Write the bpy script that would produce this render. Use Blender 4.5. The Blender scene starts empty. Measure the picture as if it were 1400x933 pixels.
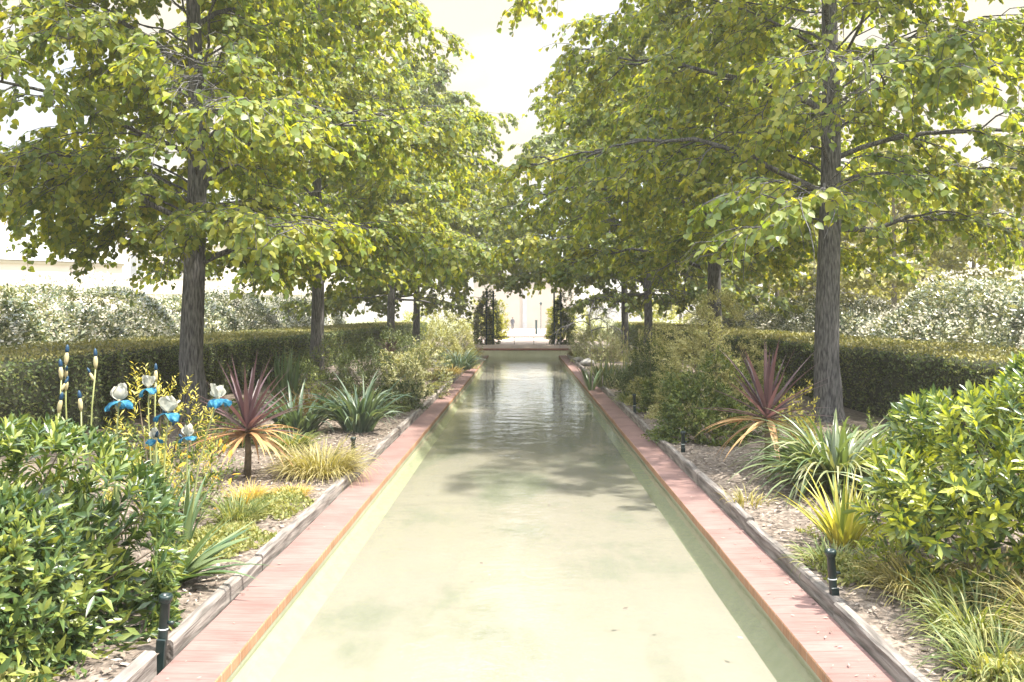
import bpy, math, random
import numpy as np
from math import radians as R, sin, cos, pi, atan2

# ------------------------------------------------------------------ scene, camera, sky, sun, exposure
sc = bpy.context.scene
COL = sc.collection
PX0, PY0, FPX, EYE = 716.0, 429.0, 1100.0, 1.5
cam_d = bpy.data.cameras.new('camera')
cam_d.sensor_width = 36.0
cam_d.lens = FPX / 1400 * 36
cam_d.shift_x = -(PX0 - 700) / 1400
cam_d.shift_y = (PY0 - 466.5) / 1400
cam_d.clip_start = 0.05
cam_d.clip_end = 3000
cam = bpy.data.objects.new('camera', cam_d)
COL.objects.link(cam)
cam.location = (0, 0, EYE)
cam.rotation_euler = (R(90), 0, 0)
sc.camera = cam

TOSUN = np.array([0.44, -0.12, 0.0])
SUN_EL = R(64)
TOSUN = TOSUN / np.linalg.norm(TOSUN) * cos(SUN_EL)
TOSUN[2] = sin(SUN_EL)

world = bpy.data.worlds.new('World')
sc.world = world
world.use_nodes = True
wn, wl = world.node_tree.nodes, world.node_tree.links
wn.clear()
w_out = wn.new('ShaderNodeOutputWorld')
w_bg = wn.new('ShaderNodeBackground')
w_bg.inputs['Strength'].default_value = 0.15
w_sky = wn.new('ShaderNodeTexSky')
w_sky.sky_type = 'NISHITA'
w_sky.sun_disc = False
w_sky.sun_elevation = SUN_EL
w_sky.sun_rotation = atan2(TOSUN[0], TOSUN[1])
w_sky.air_density = 1.0
w_sky.dust_density = 2.0
w_tc = wn.new('ShaderNodeTexCoord')
w_map = wn.new('ShaderNodeMapping')
w_map.inputs['Scale'].default_value = (1.0, 1.0, 1.8)
w_noise = wn.new('ShaderNodeTexNoise')
w_noise.inputs['Scale'].default_value = 1.9
w_noise.inputs['Detail'].default_value = 5
w_ramp = wn.new('ShaderNodeValToRGB')
w_ramp.color_ramp.elements[0].position = 0.40
w_ramp.color_ramp.elements[0].color = (0.45, 0.45, 0.45, 1)
w_ramp.color_ramp.elements[1].position = 0.56
w_ramp.color_ramp.elements[1].color = (0.97, 0.97, 0.97, 1)
w_mix = wn.new('ShaderNodeMixRGB')
# thin bright cloud: creamy low down, unseen part overhead brightened as added fill for shade
w_sep = wn.new('ShaderNodeSeparateXYZ')
wl.new(w_tc.outputs['Generated'], w_sep.inputs[0])
w_mr = wn.new('ShaderNodeMapRange')
w_mr.inputs[1].default_value = 0.36
w_mr.inputs[2].default_value = 0.62
wl.new(w_sep.outputs['Z'], w_mr.inputs[0])
w_veil = wn.new('ShaderNodeMixRGB')
w_veil.inputs[1].default_value = (2.0, 1.80, 1.44, 1)
w_veil.inputs[2].default_value = (8.6, 8.9, 9.2, 1)
wl.new(w_mr.outputs[0], w_veil.inputs[0])
wl.new(w_veil.outputs[0], w_mix.inputs[2])
wl.new(w_tc.outputs['Generated'], w_map.inputs['Vector'])
wl.new(w_map.outputs['Vector'], w_noise.inputs['Vector'])
wl.new(w_noise.outputs['Fac'], w_ramp.inputs['Fac'])
wl.new(w_ramp.outputs['Color'], w_mix.inputs[0])
wl.new(w_sky.outputs['Color'], w_mix.inputs[1])
wl.new(w_mix.outputs['Color'], w_bg.inputs['Color'])
wl.new(w_bg.outputs['Background'], w_out.inputs['Surface'])

sun_d = bpy.data.lights.new('sun', 'SUN')
sun_d.energy = 4.0
sun_d.angle = R(1.5)
sun_d.color = (1.0, 0.93, 0.82)
sun = bpy.data.objects.new('sun', sun_d)
COL.objects.link(sun)
from mathutils import Vector
sun.rotation_euler = Vector(-TOSUN).to_track_quat('-Z', 'Y').to_euler()
sun.location = (20, -10, 30)

vs = sc.view_settings
vs.view_transform = 'Standard'
vs.look = 'None'
vs.exposure = 1.88
vs.gamma = 1.0
vs.use_curve_mapping = False
sc.cycles.max_bounces = 8
sc.cycles.diffuse_bounces = 4
sc.cycles.glossy_bounces = 3
sc.cycles.transmission_bounces = 5
sc.cycles.transparent_max_bounces = 8
sc.cycles.use_denoising = True

rng = np.random.default_rng(7)
random.seed(7)


# ------------------------------------------------------------------ helpers
def P(px, py=None, z=0.07, Y=None):
    """ground point seen at a pixel of the photograph (or at a known distance)"""
    if Y is None:
        Y = FPX * (EYE - z) / (py - PY0)
    return np.array([(px - PX0) / FPX * Y, Y, z])


def nrm(a):
    a = np.asarray(a, float)
    return a / np.maximum(np.linalg.norm(a, axis=-1, keepdims=True), 1e-9)


class Geo:
    """collects polygons, links them as one mesh object"""

    def __init__(self):
        self.v, self.q, self.t, self.n = [], [], [], 0
        self.qm, self.tm = [], []

    def add(self, v, q=None, t=None, m=0):
        v = np.asarray(v, float).reshape(-1, 3)
        if q is not None and len(q):
            q = np.asarray(q, np.int64).reshape(-1, 4)
            self.q.append(q + self.n)
            self.qm.append(np.full(len(q), m))
        if t is not None and len(t):
            t = np.asarray(t, np.int64).reshape(-1, 3)
            self.t.append(t + self.n)
            self.tm.append(np.full(len(t), m))
        self.v.append(v)
        self.n += len(v)
        return self

    def mesh(self, name, mats, smooth=True):
        V = np.concatenate(self.v)
        Q = np.concatenate(self.q) if self.q else np.zeros((0, 4), np.int64)
        T = np.concatenate(self.t) if self.t else np.zeros((0, 3), np.int64)
        me = bpy.data.meshes.new(name)
        me.vertices.add(len(V))
        me.vertices.foreach_set('co', V.astype(np.float32).ravel())
        loops = np.concatenate([Q.ravel(), T.ravel()]).astype(np.int32)
        me.loops.add(len(loops))
        me.loops.foreach_set('vertex_index', loops)
        nq, nt = len(Q), len(T)
        starts = np.concatenate([np.arange(nq) * 4, nq * 4 + np.arange(nt) * 3]).astype(np.int32)
        me.polygons.add(nq + nt)
        me.polygons.foreach_set('loop_start', starts)
        mi = np.concatenate(self.qm + self.tm).astype(np.int32)
        me.polygons.foreach_set('material_index', mi)
        me.polygons.foreach_set('use_smooth', np.full(nq + nt, bool(smooth)))
        for m in (mats if isinstance(mats, (list, tuple)) else [mats]):
            me.materials.append(m)
        me.update(calc_edges=True)
        me.validate()
        return me

    def obj(self, name, mats, parent=None, loc=(0, 0, 0), smooth=True):
        o = bpy.data.objects.new(name, self.mesh(name, mats, smooth))
        COL.objects.link(o)
        o.location = loc
        if parent:
            o.parent = parent
        return o

    # primitive shapes
    def box(self, x0, x1, y0, y1, z0, z1, m=0, bev=0.0):
        if bev <= 0:
            v = [(x, y, z) for z in (z0, z1) for y in (y0, y1) for x in (x0, x1)]
            q = [(0, 2, 3, 1), (4, 5, 7, 6), (0, 1, 5, 4), (2, 6, 7, 3), (0, 4, 6, 2), (1, 3, 7, 5)]
            return self.add(v, q, m=m)
        b = bev
        v, q = [], []
        rings = [(z0, b), (z0 + b, 0), (z1 - b, 0), (z1, b)]
        for z, i in rings:
            v += [(x0 + i, y0 + b, z), (x0 + b, y0 + i, z), (x1 - b, y0 + i, z), (x1 - i, y0 + b, z),
                  (x1 - i, y1 - b, z), (x1 - b, y1 - i, z), (x0 + b, y1 - i, z), (x0 + i, y1 - b, z)]
        for k in range(3):
            for j in range(8):
                a, c = k * 8 + j, k * 8 + (j + 1) % 8
                q.append((a, c, c + 8, a + 8))
        for k, fl in ((0, True), (24, False)):
            f = [k + j for j in range(8)]
            qs = [(f[0], f[1], f[2], f[3]), (f[0], f[3], f[4], f[7]), (f[4], f[5], f[6], f[7])]
            q += [s[::-1] for s in qs] if fl else qs
        return self.add(v, q, m=m)

    def tube(self, pts, radii, sides=8, m=0, cap=True):
        pts = np.asarray(pts, float)
        radii = np.broadcast_to(np.asarray(radii, float), (len(pts),))
        tang = np.gradient(pts, axis=0)
        tang = nrm(tang)
        ref = np.array([0, 0, 1.0]) if abs(tang[0][2]) < 0.9 else np.array([1.0, 0, 0])
        u = nrm(np.cross(tang, ref))
        w = np.cross(tang, u)
        a = np.arange(sides) / sides * 2 * pi
        ring = (u[:, None, :] * np.cos(a)[None, :, None] + w[:, None, :] * np.sin(a)[None, :, None]) * radii[:, None, None] + pts[:, None, :]
        v = ring.reshape(-1, 3)
        n = len(pts)
        k, j = np.meshgrid(np.arange(n - 1), np.arange(sides), indexing='ij')
        a0 = k * sides + j
        b0 = k * sides + (j + 1) % sides
        q = np.stack([a0, b0, b0 + sides, a0 + sides], -1).reshape(-1, 4)
        t = None
        if cap:
            v = np.vstack([v, pts[0], pts[-1]])
            c0, c1 = n * sides, n * sides + 1
            t = [(c0, (j + 1) % sides, j) for j in range(sides)]
            t += [(c1, (n - 1) * sides + j, (n - 1) * sides + (j + 1) % sides) for j in range(sides)]
        return self.add(v, q, t, m)

    def lathe(self, prof, sides=16, c=(0, 0), m=0):
        pts = np.array([(c[0], c[1], z) for r, z in prof], float)
        a = np.arange(sides) / sides * 2 * pi
        v = np.array([(c[0] + r * cos(x), c[1] + r * sin(x), z) for r, z in prof for x in a])
        n = len(prof)
        k, j = np.meshgrid(np.arange(n - 1), np.arange(sides), indexing='ij')
        a0 = k * sides + j
        b0 = k * sides + (j + 1) % sides
        return self.add(v, np.stack([a0, b0, b0 + sides, a0 + sides], -1).reshape(-1, 4), m=m)

    def leaves(self, pos, d, n, L, wid, kind='broad', m=0, curl=0.12):
        """pos base points, d length direction, n approximate upper side, L lengths, wid width/length"""
        pos, d, n = np.asarray(pos, float), nrm(d), np.asarray(n, float)
        cnt = len(pos)
        L = np.broadcast_to(np.asarray(L, float), (cnt,))[:, None]
        wid = np.broadcast_to(np.asarray(wid, float), (cnt,))
        w = nrm(np.cross(d, n))
        n = np.cross(w, d)
        tv, tq, tt = LEAF[kind]
        tv = np.array(tv, float)
        x = tv[None, :, 0] * wid[:, None]
        y = np.broadcast_to(tv[None, :, 1], x.shape)
        z = tv[None, :, 2] * wid[:, None] - curl * y ** 2
        V = pos[:, None, :] + (x[..., None] * w[:, None, :] + y[..., None] * d[:, None, :] + z[..., None] * n[:, None, :]) * L[:, None, :]
        k = len(tv)
        off = (np.arange(cnt) * k)[:, None, None]
        Q = (np.array(tq, np.int64)[None] + off).reshape(-1, 4) if len(tq) else None
        T = (np.array(tt, np.int64)[None] + off).reshape(-1, 3) if len(tt) else None
        return self.add(V.reshape(-1, 3), Q, T, m)

    def blades(self, base, az, el0, bend, L, w0, seg=6, fold=True, m=0, tip=0.0, power=1.4, belly=0.0, twist=None):
        """strap leaves / grass blades: base points, azimuth, start elevation, total bend (radians)"""
        base = np.asarray(base, float)
        c = len(base)
        az, el0, bend, L, w0 = [np.broadcast_to(np.asarray(a, float), (c,)) for a in (az, el0, bend, L, w0)]
        t = np.linspace(0, 1, seg + 1)
        tm = (t[1:] + t[:-1]) / 2
        el = el0[:, None] - bend[:, None] * tm[None, :] ** power
        st = (L / seg)[:, None]
        dr = np.cumsum(np.cos(el) * st, 1)
        dz = np.cumsum(np.sin(el) * st, 1)
        dr = np.concatenate([np.zeros((c, 1)), dr], 1)
        dz = np.concatenate([np.zeros((c, 1)), dz], 1)
        h = np.stack([np.cos(az), np.sin(az)], -1)
        cen = np.concatenate([h[:, None, :] * dr[..., None], dz[..., None]], -1) + base[:, None, :]
        prof = (1 - t ** 2.2) * (1 - tip) + tip
        prof = prof * (0.75 + belly * np.sin(np.clip(t * 1.25, 0, 1) * pi) + 0.25 * np.minimum(1, t * 4))
        prof[-1] = 0.04
        sx = np.stack([-np.sin(az), np.cos(az), np.zeros(c)], -1)
        if twist is not None:
            sx = nrm(sx + np.asarray(twist)[:, None] * np.array([0, 0, 1.0]))
        hw = (w0[:, None] * prof[None, :] / 2)[..., None] * sx[:, None, :]
        if fold:
            elv = np.concatenate([el[:, :1], el], 1)
            up = np.stack([-np.sin(elv) * h[:, :1], -np.sin(elv) * h[:, 1:], np.cos(elv)], -1)
            lift = up * (w0[:, None] * prof[None, :] * 0.22)[..., None]
            rows = np.stack([cen - hw + lift, cen, cen + hw + lift], 2)
            k = 3
        else:
            rows = np.stack([cen - hw, cen + hw], 2)
            k = 2
        V = rows.reshape(-1, 3)
        per = (seg + 1) * k
        q = []
        for s in range(seg):
            for j in range(k - 1):
                a = s * k + j
                q.append((a, a + 1, a + 1 + k, a + k))
        Q = (np.array(q)[None] + (np.arange(c) * per)[:, None, None]).reshape(-1, 4)
        return self.add(V, Q, m=m)


LEAF = {
    # heart-shaped linden leaf
    'broad': ([(0, 0, 0), (.42, .10, .06), (.50, .42, .08), (.27, .78, .05), (0, 1, 0), (-.27, .78, .05), (-.50, .42, .08), (-.42, .10, .06)],
              [(0, 1, 2, 3), (0, 3, 4, 5), (0, 5, 6, 7)], []),
    'lance': ([(0, 0, 0), (.34, .30, .16), (0, .30, 0), (-.34, .30, .16), (.48, .66, .16), (0, .66, 0), (-.48, .66, .16), (0, 1, 0)],
              [(1, 4, 5, 2), (2, 5, 6, 3)], [(0, 1, 2), (0, 2, 3), (4, 7, 5), (5, 7, 6)]),
    'oval': ([(0, 0, 0), (.5, .45, .12), (0, 1, 0), (-.5, .45, .12)], [], [(0, 1, 2), (0, 2, 3)]),
    'flat': ([(0, 0, 0), (.5, .45, 0), (0, 1, 0), (-.5, .45, 0)], [(0, 1, 2, 3)], []),
}


def empty(name, loc=(0, 0, 0), rz=0.0):
    o = bpy.data.objects.new(name, None)
    COL.objects.link(o)
    o.empty_display_size = 0.1
    o.location = loc
    o.rotation_euler = (0, 0, rz)
    return o


def tag(o, label=None, cat=None, group=None, kind=None):
    for k, v in (('label', label), ('category', cat), ('group', group), ('kind', kind)):
        if v:
            o[k] = v
    return o


def copy_thing(o, loc, rz=0.0, scale=1.0, label=None):
    c = o.copy()
    COL.objects.link(c)
    c.location = loc
    c.rotation_euler = (0, 0, rz)
    c.scale = (scale,) * 3 if not hasattr(scale, '__len__') else scale
    if label:
        c['label'] = label
    for ch in list(o.children):
        d = ch.copy()
        COL.objects.link(d)
        d.parent = c
        for g in list(ch.children):
            e = g.copy()
            COL.objects.link(e)
            e.parent = d
    return c


# ------------------------------------------------------------------ materials
def new_mat(name):
    m = bpy.data.materials.new(name)
    m.use_nodes = True
    nt = m.node_tree
    nt.nodes.clear()
    out = nt.nodes.new('ShaderNodeOutputMaterial')
    return m, nt, nt.nodes, nt.links, out


def ramp(nodes, stops):
    r = nodes.new('ShaderNodeValToRGB')
    e = r.color_ramp.elements
    while len(e) < len(stops):
        e.new(0.5)
    for x, (p, c) in zip(e, stops):
        x.position = p
        x.color = (*c, 1)
    return r


def leaf_mat(name, cols, trans=0.4, rough=0.45, tcol=(1.5, 1.45, 0.5), spec=0.4, noise=0.8, clump=0.35):
    m, nt, N, L, out = new_mat(name)
    g = N.new('ShaderNodeNewGeometry')
    tc = N.new('ShaderNodeTexCoord')
    no = N.new('ShaderNodeTexNoise')
    no.inputs['Scale'].default_value = noise
    no.inputs['Detail'].default_value = 2
    L.new(tc.outputs['Object'], no.inputs['Vector'])
    mx = N.new('ShaderNodeMath'); mx.operation = 'MULTIPLY_ADD'
    sb = N.new('ShaderNodeMath'); sb.operation = 'SUBTRACT'
    L.new(no.outputs['Fac'], sb.inputs[0]); sb.inputs[1].default_value = 0.5
    L.new(sb.outputs[0], mx.inputs[0]); mx.inputs[1].default_value = clump * 4
    L.new(g.outputs['Random Per Island'], mx.inputs[2])
    k = len(cols)
    rp = ramp(N, [(i / max(1, k - 1), c) for i, c in enumerate(cols)])
    L.new(mx.outputs[0], rp.inputs['Fac'])
    pb = N.new('ShaderNodeBsdfPrincipled')
    pb.inputs['Roughness'].default_value = rough
    pb.inputs['Specular IOR Level'].default_value = spec
    L.new(rp.outputs['Color'], pb.inputs['Base Color'])
    tl = N.new('ShaderNodeBsdfTranslucent')
    tm = N.new('ShaderNodeMixRGB'); tm.blend_type = 'MULTIPLY'; tm.inputs[0].default_value = 1
    L.new(rp.outputs['Color'], tm.inputs[1]); tm.inputs[2].default_value = (*tcol, 1)
    L.new(tm.outputs['Color'], tl.inputs['Color'])
    ms = N.new('ShaderNodeMixShader'); ms.inputs[0].default_value = trans
    L.new(pb.outputs[0], ms.inputs[1]); L.new(tl.outputs[0], ms.inputs[2])
    L.new(ms.outputs[0], out.inputs['Surface'])
    return m


def solid_mat(name, c1, c2=None, scale=8.0, rough=0.8, stretch=(1, 1, 1), bump=0.0, spec=0.3, detail=6, lo=0.35, hi=0.65):
    m, nt, N, L, out = new_mat(name)
    c2 = c2 or c1
    tc = N.new('ShaderNodeTexCoord')
    mp = N.new('ShaderNodeMapping'); mp.inputs['Scale'].default_value = stretch
    no = N.new('ShaderNodeTexNoise'); no.inputs['Scale'].default_value = scale; no.inputs['Detail'].default_value = detail
    L.new(tc.outputs['Object'], mp.inputs['Vector']); L.new(mp.outputs['Vector'], no.inputs['Vector'])
    rp = ramp(N, [(lo, c1), (hi, c2)])
    L.new(no.outputs['Fac'], rp.inputs['Fac'])
    pb = N.new('ShaderNodeBsdfPrincipled')
    pb.inputs['Roughness'].default_value = rough
    pb.inputs['Specular IOR Level'].default_value = spec
    L.new(rp.outputs['Color'], pb.inputs['Base Color'])
    if bump:
        b = N.new('ShaderNodeBump'); b.inputs['Strength'].default_value = bump; b.inputs['Distance'].default_value = 0.02
        L.new(no.outputs['Fac'], b.inputs['Height']); L.new(b.outputs['Normal'], pb.inputs['Normal'])
    L.new(pb.outputs[0], out.inputs['Surface'])
    return m


M = {}
M['linden'] = leaf_mat('linden_leaf', [(.115, .175, .052), (.175, .235, .06), (.24, .28, .062), (.33, .34, .068)], trans=.52, rough=.42, tcol=(1.9, 1.65, .42))
M['linden_far'] = leaf_mat('linden_far_leaf', [(.10, .15, .05), (.16, .205, .055), (.25, .275, .06)], trans=.5, rough=.45, tcol=(1.9, 1.65, .42))
M['pale_tree'] = leaf_mat('pale_tree_leaf', [(.20, .22, .08), (.32, .31, .10), (.44, .41, .16)], trans=.45, rough=.5)
M['bark'] = solid_mat('linden_bark', (.04, .04, .042), (.172, .167, .162), 9, .9, (6, 6, .9), 1.0)
M['bark_pale'] = solid_mat('pale_bark', (.20, .17, .15), (.34, .30, .26), 7, .9, (3, 3, .7), .6)
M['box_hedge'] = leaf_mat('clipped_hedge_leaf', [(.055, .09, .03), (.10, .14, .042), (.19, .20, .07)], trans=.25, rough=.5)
M['hedge_top'] = leaf_mat('sunlit_trimmed_hedge_leaf', [(.13, .14, .045), (.22, .21, .075), (.34, .30, .12)], trans=.25, rough=.5)  # brownish trimmed top, its colour lightened to stand in for sunlight
M['hedge_core'] = solid_mat('hedge_core', (.018, .022, .012), (.04, .045, .02), 30, .9)
M['laurel'] = leaf_mat('laurel_leaf', [(.05, .08, .042), (.11, .14, .075), (.22, .235, .13), (.42, .40, .25)], trans=.18, rough=.22, spec=1.0)
M['laurel_white'] = leaf_mat('laurel_blossom_glint', [(.55, .52, .42), (.75, .70, .58)], trans=.3, rough=.6, tcol=(1, 1, 1))  # near-white, paints shine on the laurel leaves as well as blossom
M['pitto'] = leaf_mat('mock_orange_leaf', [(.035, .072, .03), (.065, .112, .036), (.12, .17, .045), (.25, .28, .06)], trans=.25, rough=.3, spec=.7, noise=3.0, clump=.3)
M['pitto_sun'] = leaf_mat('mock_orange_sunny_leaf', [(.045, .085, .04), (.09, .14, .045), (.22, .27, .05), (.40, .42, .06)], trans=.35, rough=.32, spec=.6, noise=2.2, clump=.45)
M['stem'] = solid_mat('shrub_stem', (.07, .055, .035), (.15, .12, .08), 20, .9)
M['cord_purple'] = leaf_mat('cordyline_purple_leaf', [(.055, .032, .042), (.10, .058, .066), (.19, .12, .118)], trans=.2, rough=.35, spec=.6, tcol=(1.3, .9, .9))
M['cord_orange'] = leaf_mat('cordyline_orange_leaf', [(.30, .17, .09), (.42, .25, .11), (.45, .33, .17)], trans=.3, rough=.45, tcol=(1.2, 1, .8))
M['strap_green'] = leaf_mat('strap_leaf', [(.06, .115, .055), (.11, .17, .08), (.20, .25, .12)], trans=.25, rough=.35, spec=.6)
M['strap_blue'] = leaf_mat('blue_strap_leaf', [(.05, .085, .065), (.085, .13, .09), (.15, .19, .13)], trans=.25, rough=.4)
M['strap_pale'] = leaf_mat('pale_strap_leaf', [(.075, .125, .055), (.14, .185, .085), (.30, .30, .17)], trans=.25, rough=.35, spec=.6)
M['gold_grass'] = leaf_mat('golden_sedge', [(.16, .15, .06), (.27, .235, .09), (.38, .33, .16)], trans=.3, rough=.5)
M['dry_grass'] = leaf_mat('orange_dry_grass', [(.36, .24, .06), (.50, .36, .09), (.50, .42, .16)], trans=.3, rough=.6)
M['bronze_grass'] = leaf_mat('bronze_sedge', [(.16, .13, .05), (.28, .21, .08), (.34, .25, .10)], trans=.3, rough=.5)
M['green_grass'] = leaf_mat('green_sedge', [(.08, .12, .04), (.16, .19, .06), (.30, .29, .11)], trans=.3, rough=.5)
M['yellow_strap'] = leaf_mat('yellow_striped_leaf', [(.15, .20, .05), (.42, .38, .08), (.52, .46, .16)], trans=.3, rough=.4)
M['moss'] = leaf_mat('mat_plant_leaf', [(.13, .16, .05), (.22, .235, .075), (.32, .30, .12)], trans=.3, rough=.6, noise=4)
M['dark_shrub'] = leaf_mat('dark_fine_leaf', [(.035, .06, .022), (.07, .10, .03), (.14, .16, .045)], trans=.25, rough=.5)
M['mid_shrub'] = leaf_mat('mid_green_leaf', [(.05, .085, .025), (.10, .14, .035), (.19, .21, .05)], trans=.3, rough=.45)
M['olive_shrub'] = leaf_mat('olive_fine_leaf', [(.13, .15, .055), (.27, .27, .105), (.45, .42, .20)], trans=.3, rough=.5)
M['pale_olive'] = leaf_mat('pale_olive_leaf', [(.22, .24, .09), (.40, .38, .18), (.58, .54, .32)], trans=.3, rough=.5)
M['cream_shrub'] = leaf_mat('cream_edged_leaf', [(.12, .15, .06), (.30, .31, .17), (.55, .52, .36)], trans=.3, rough=.5)
M['yellow_shrub'] = leaf_mat('yellow_edged_leaf', [(.20, .22, .04), (.42, .38, .08), (.55, .47, .14)], trans=.35, rough=.45)
M['yellow_far'] = leaf_mat('bright_yellow_leaf', [(.20, .22, .03), (.36, .35, .04)], trans=.35, rough=.5)
M['orange_leaf'] = leaf_mat('orange_autumn_leaf', [(.50, .30, .03), (.60, .42, .05)], trans=.3, rough=.5, tcol=(1.2, 1, .6))
M['petal_white'] = leaf_mat('iris_white_petal', [(.30, .33, .32), (.44, .45, .40), (.54, .52, .44)], trans=.45, rough=.7, tcol=(1, 1, 1), spec=.1, noise=30, clump=.4)
M['petal_blue'] = leaf_mat('iris_blue_petal', [(.006, .045, .12), (.02, .125, .24), (.05, .21, .32), (.12, .30, .38)], trans=.4, rough=.6, tcol=(1, 1.2, 1.3), spec=.1, noise=38, clump=.5)
M['bud_blue'] = leaf_mat('iris_bud_tip', [(.004, .02, .05), (.012, .06, .12)], trans=.1, rough=.5)
M['iris_stem'] = leaf_mat('iris_stem', [(.20, .24, .07), (.34, .35, .15)], trans=.1, rough=.5)
M['bud'] = leaf_mat('iris_bud_sheath', [(.40, .34, .18), (.52, .46, .28)], trans=.2, rough=.6)
M['timber'] = solid_mat('weathered_timber', (.09, .08, .072), (.24, .215, .195), 5, .9, (6, .7, 6), .9)
M['post_green'] = solid_mat('black_green_plastic', (.006, .016, .016), (.012, .028, .027), 15, .35, spec=.5)
M['wire'] = solid_mat('pale_wire', (.5, .55, .55), rough=.4)
M['stone'] = solid_mat('grey_stone', (.22, .21, .20), (.40, .38, .35), 9, .9, bump=.5)
M['metal_green'] = solid_mat('dark_green_painted_steel', (.015, .04, .04), (.02, .05, .05), 20, .8, spec=.1)
M['cream_wall'] = solid_mat('cream_render', (.68, .62, .55), (.72, .66, .59), 1.2, .9)
M['pink_wall'] = solid_mat('pink_render', (.66, .56, .51), (.70, .60, .55), 1.0, .9)
M['pale_far_wall'] = solid_mat('pale_far_render', (.42, .36, .31), (.46, .40, .345), .6, .9)
M['zinc'] = solid_mat('zinc_roof', (.34, .34, .36), (.42, .42, .44), 2, .5)
M['glass'] = solid_mat('window_glass', (.22, .23, .24), (.30, .31, .32), 1, .15, spec=.6)
M['white_frame'] = solid_mat('white_paint', (.62, .58, .52), rough=.6)
M['coat'] = solid_mat('dark_coat', (.02, .025, .04), (.035, .04, .055), 20, .8)
M['trouser'] = solid_mat('dark_trousers', (.02, .02, .028), rough=.8)
M['skin'] = solid_mat('skin', (.45, .28, .20), rough=.6)
M['hair'] = solid_mat('hair', (.03, .02, .015), rough=.6)
M['soil'] = solid_mat('bare_soil', (.085, .068, .055), (.21, .175, .145), 22, .95, bump=.8)
M['terrace'] = solid_mat('pink_gravel', (.34, .265, .225), (.42, .335, .29), 4, .95, bump=.2)


def chip_mat():
    m, nt, N, L, out = new_mat('bark_chips')
    g = N.new('ShaderNodeNewGeometry')
    rp = ramp(N, [(0, (.04, .03, .024)), (.3, (.115, .086, .066)), (.7, (.235, .19, .152)), (1, (.39, .34, .295))])
    L.new(g.outputs['Random Per Island'], rp.inputs['Fac'])
    pb = N.new('ShaderNodeBsdfPrincipled'); pb.inputs['Roughness'].default_value = .85
    L.new(rp.outputs['Color'], pb.inputs['Base Color'])
    L.new(pb.outputs[0], out.inputs['Surface'])
    return m


M['chips'] = chip_mat()


def ground_mat():
    m, nt, N, L, out = new_mat('garden_ground')
    tc = N.new('ShaderNodeTexCoord')
    n1 = N.new('ShaderNodeTexNoise'); n1.inputs['Scale'].default_value = 28; n1.inputs['Detail'].default_value = 8
    n2 = N.new('ShaderNodeTexNoise'); n2.inputs['Scale'].default_value = .7; n2.inputs['Detail'].default_value = 4
    L.new(tc.outputs['Object'], n1.inputs['Vector']); L.new(tc.outputs['Object'], n2.inputs['Vector'])
    r1 = ramp(N, [(.3, (.06, .047, .038)), (.5, (.135, .108, .086)), (.7, (.24, .20, .165))])
    r2 = ramp(N, [(.3, (.09, .11, .04)), (.7, (.22, .22, .10))])
    L.new(n1.outputs['Fac'], r1.inputs['Fac']); L.new(n1.outputs['Fac'], r2.inputs['Fac'])
    sp = N.new('ShaderNodeSeparateXYZ'); L.new(tc.outputs['Object'], sp.inputs[0])
    ab = N.new('ShaderNodeMath'); ab.operation = 'ABSOLUTE'; L.new(sp.outputs['X'], ab.inputs[0])
    mr = N.new('ShaderNodeMapRange'); mr.inputs[1].default_value = 5.5; mr.inputs[2].default_value = 8.0
    L.new(ab.outputs[0], mr.inputs[0])
    mx = N.new('ShaderNodeMixRGB'); L.new(mr.outputs[0], mx.inputs[0])
    L.new(r1.outputs[0], mx.inputs[1]); L.new(r2.outputs[0], mx.inputs[2])
    pb = N.new('ShaderNodeBsdfPrincipled'); pb.inputs['Roughness'].default_value = .95
    L.new(mx.outputs[0], pb.inputs['Base Color'])
    b = N.new('ShaderNodeBump'); b.inputs['Strength'].default_value = .8; b.inputs['Distance'].default_value = .03
    L.new(n1.outputs['Fac'], b.inputs['Height']); L.new(b.outputs['Normal'], pb.inputs['Normal'])
    L.new(pb.outputs[0], out.inputs['Surface'])
    return m


M['ground'] = ground_mat()


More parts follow.
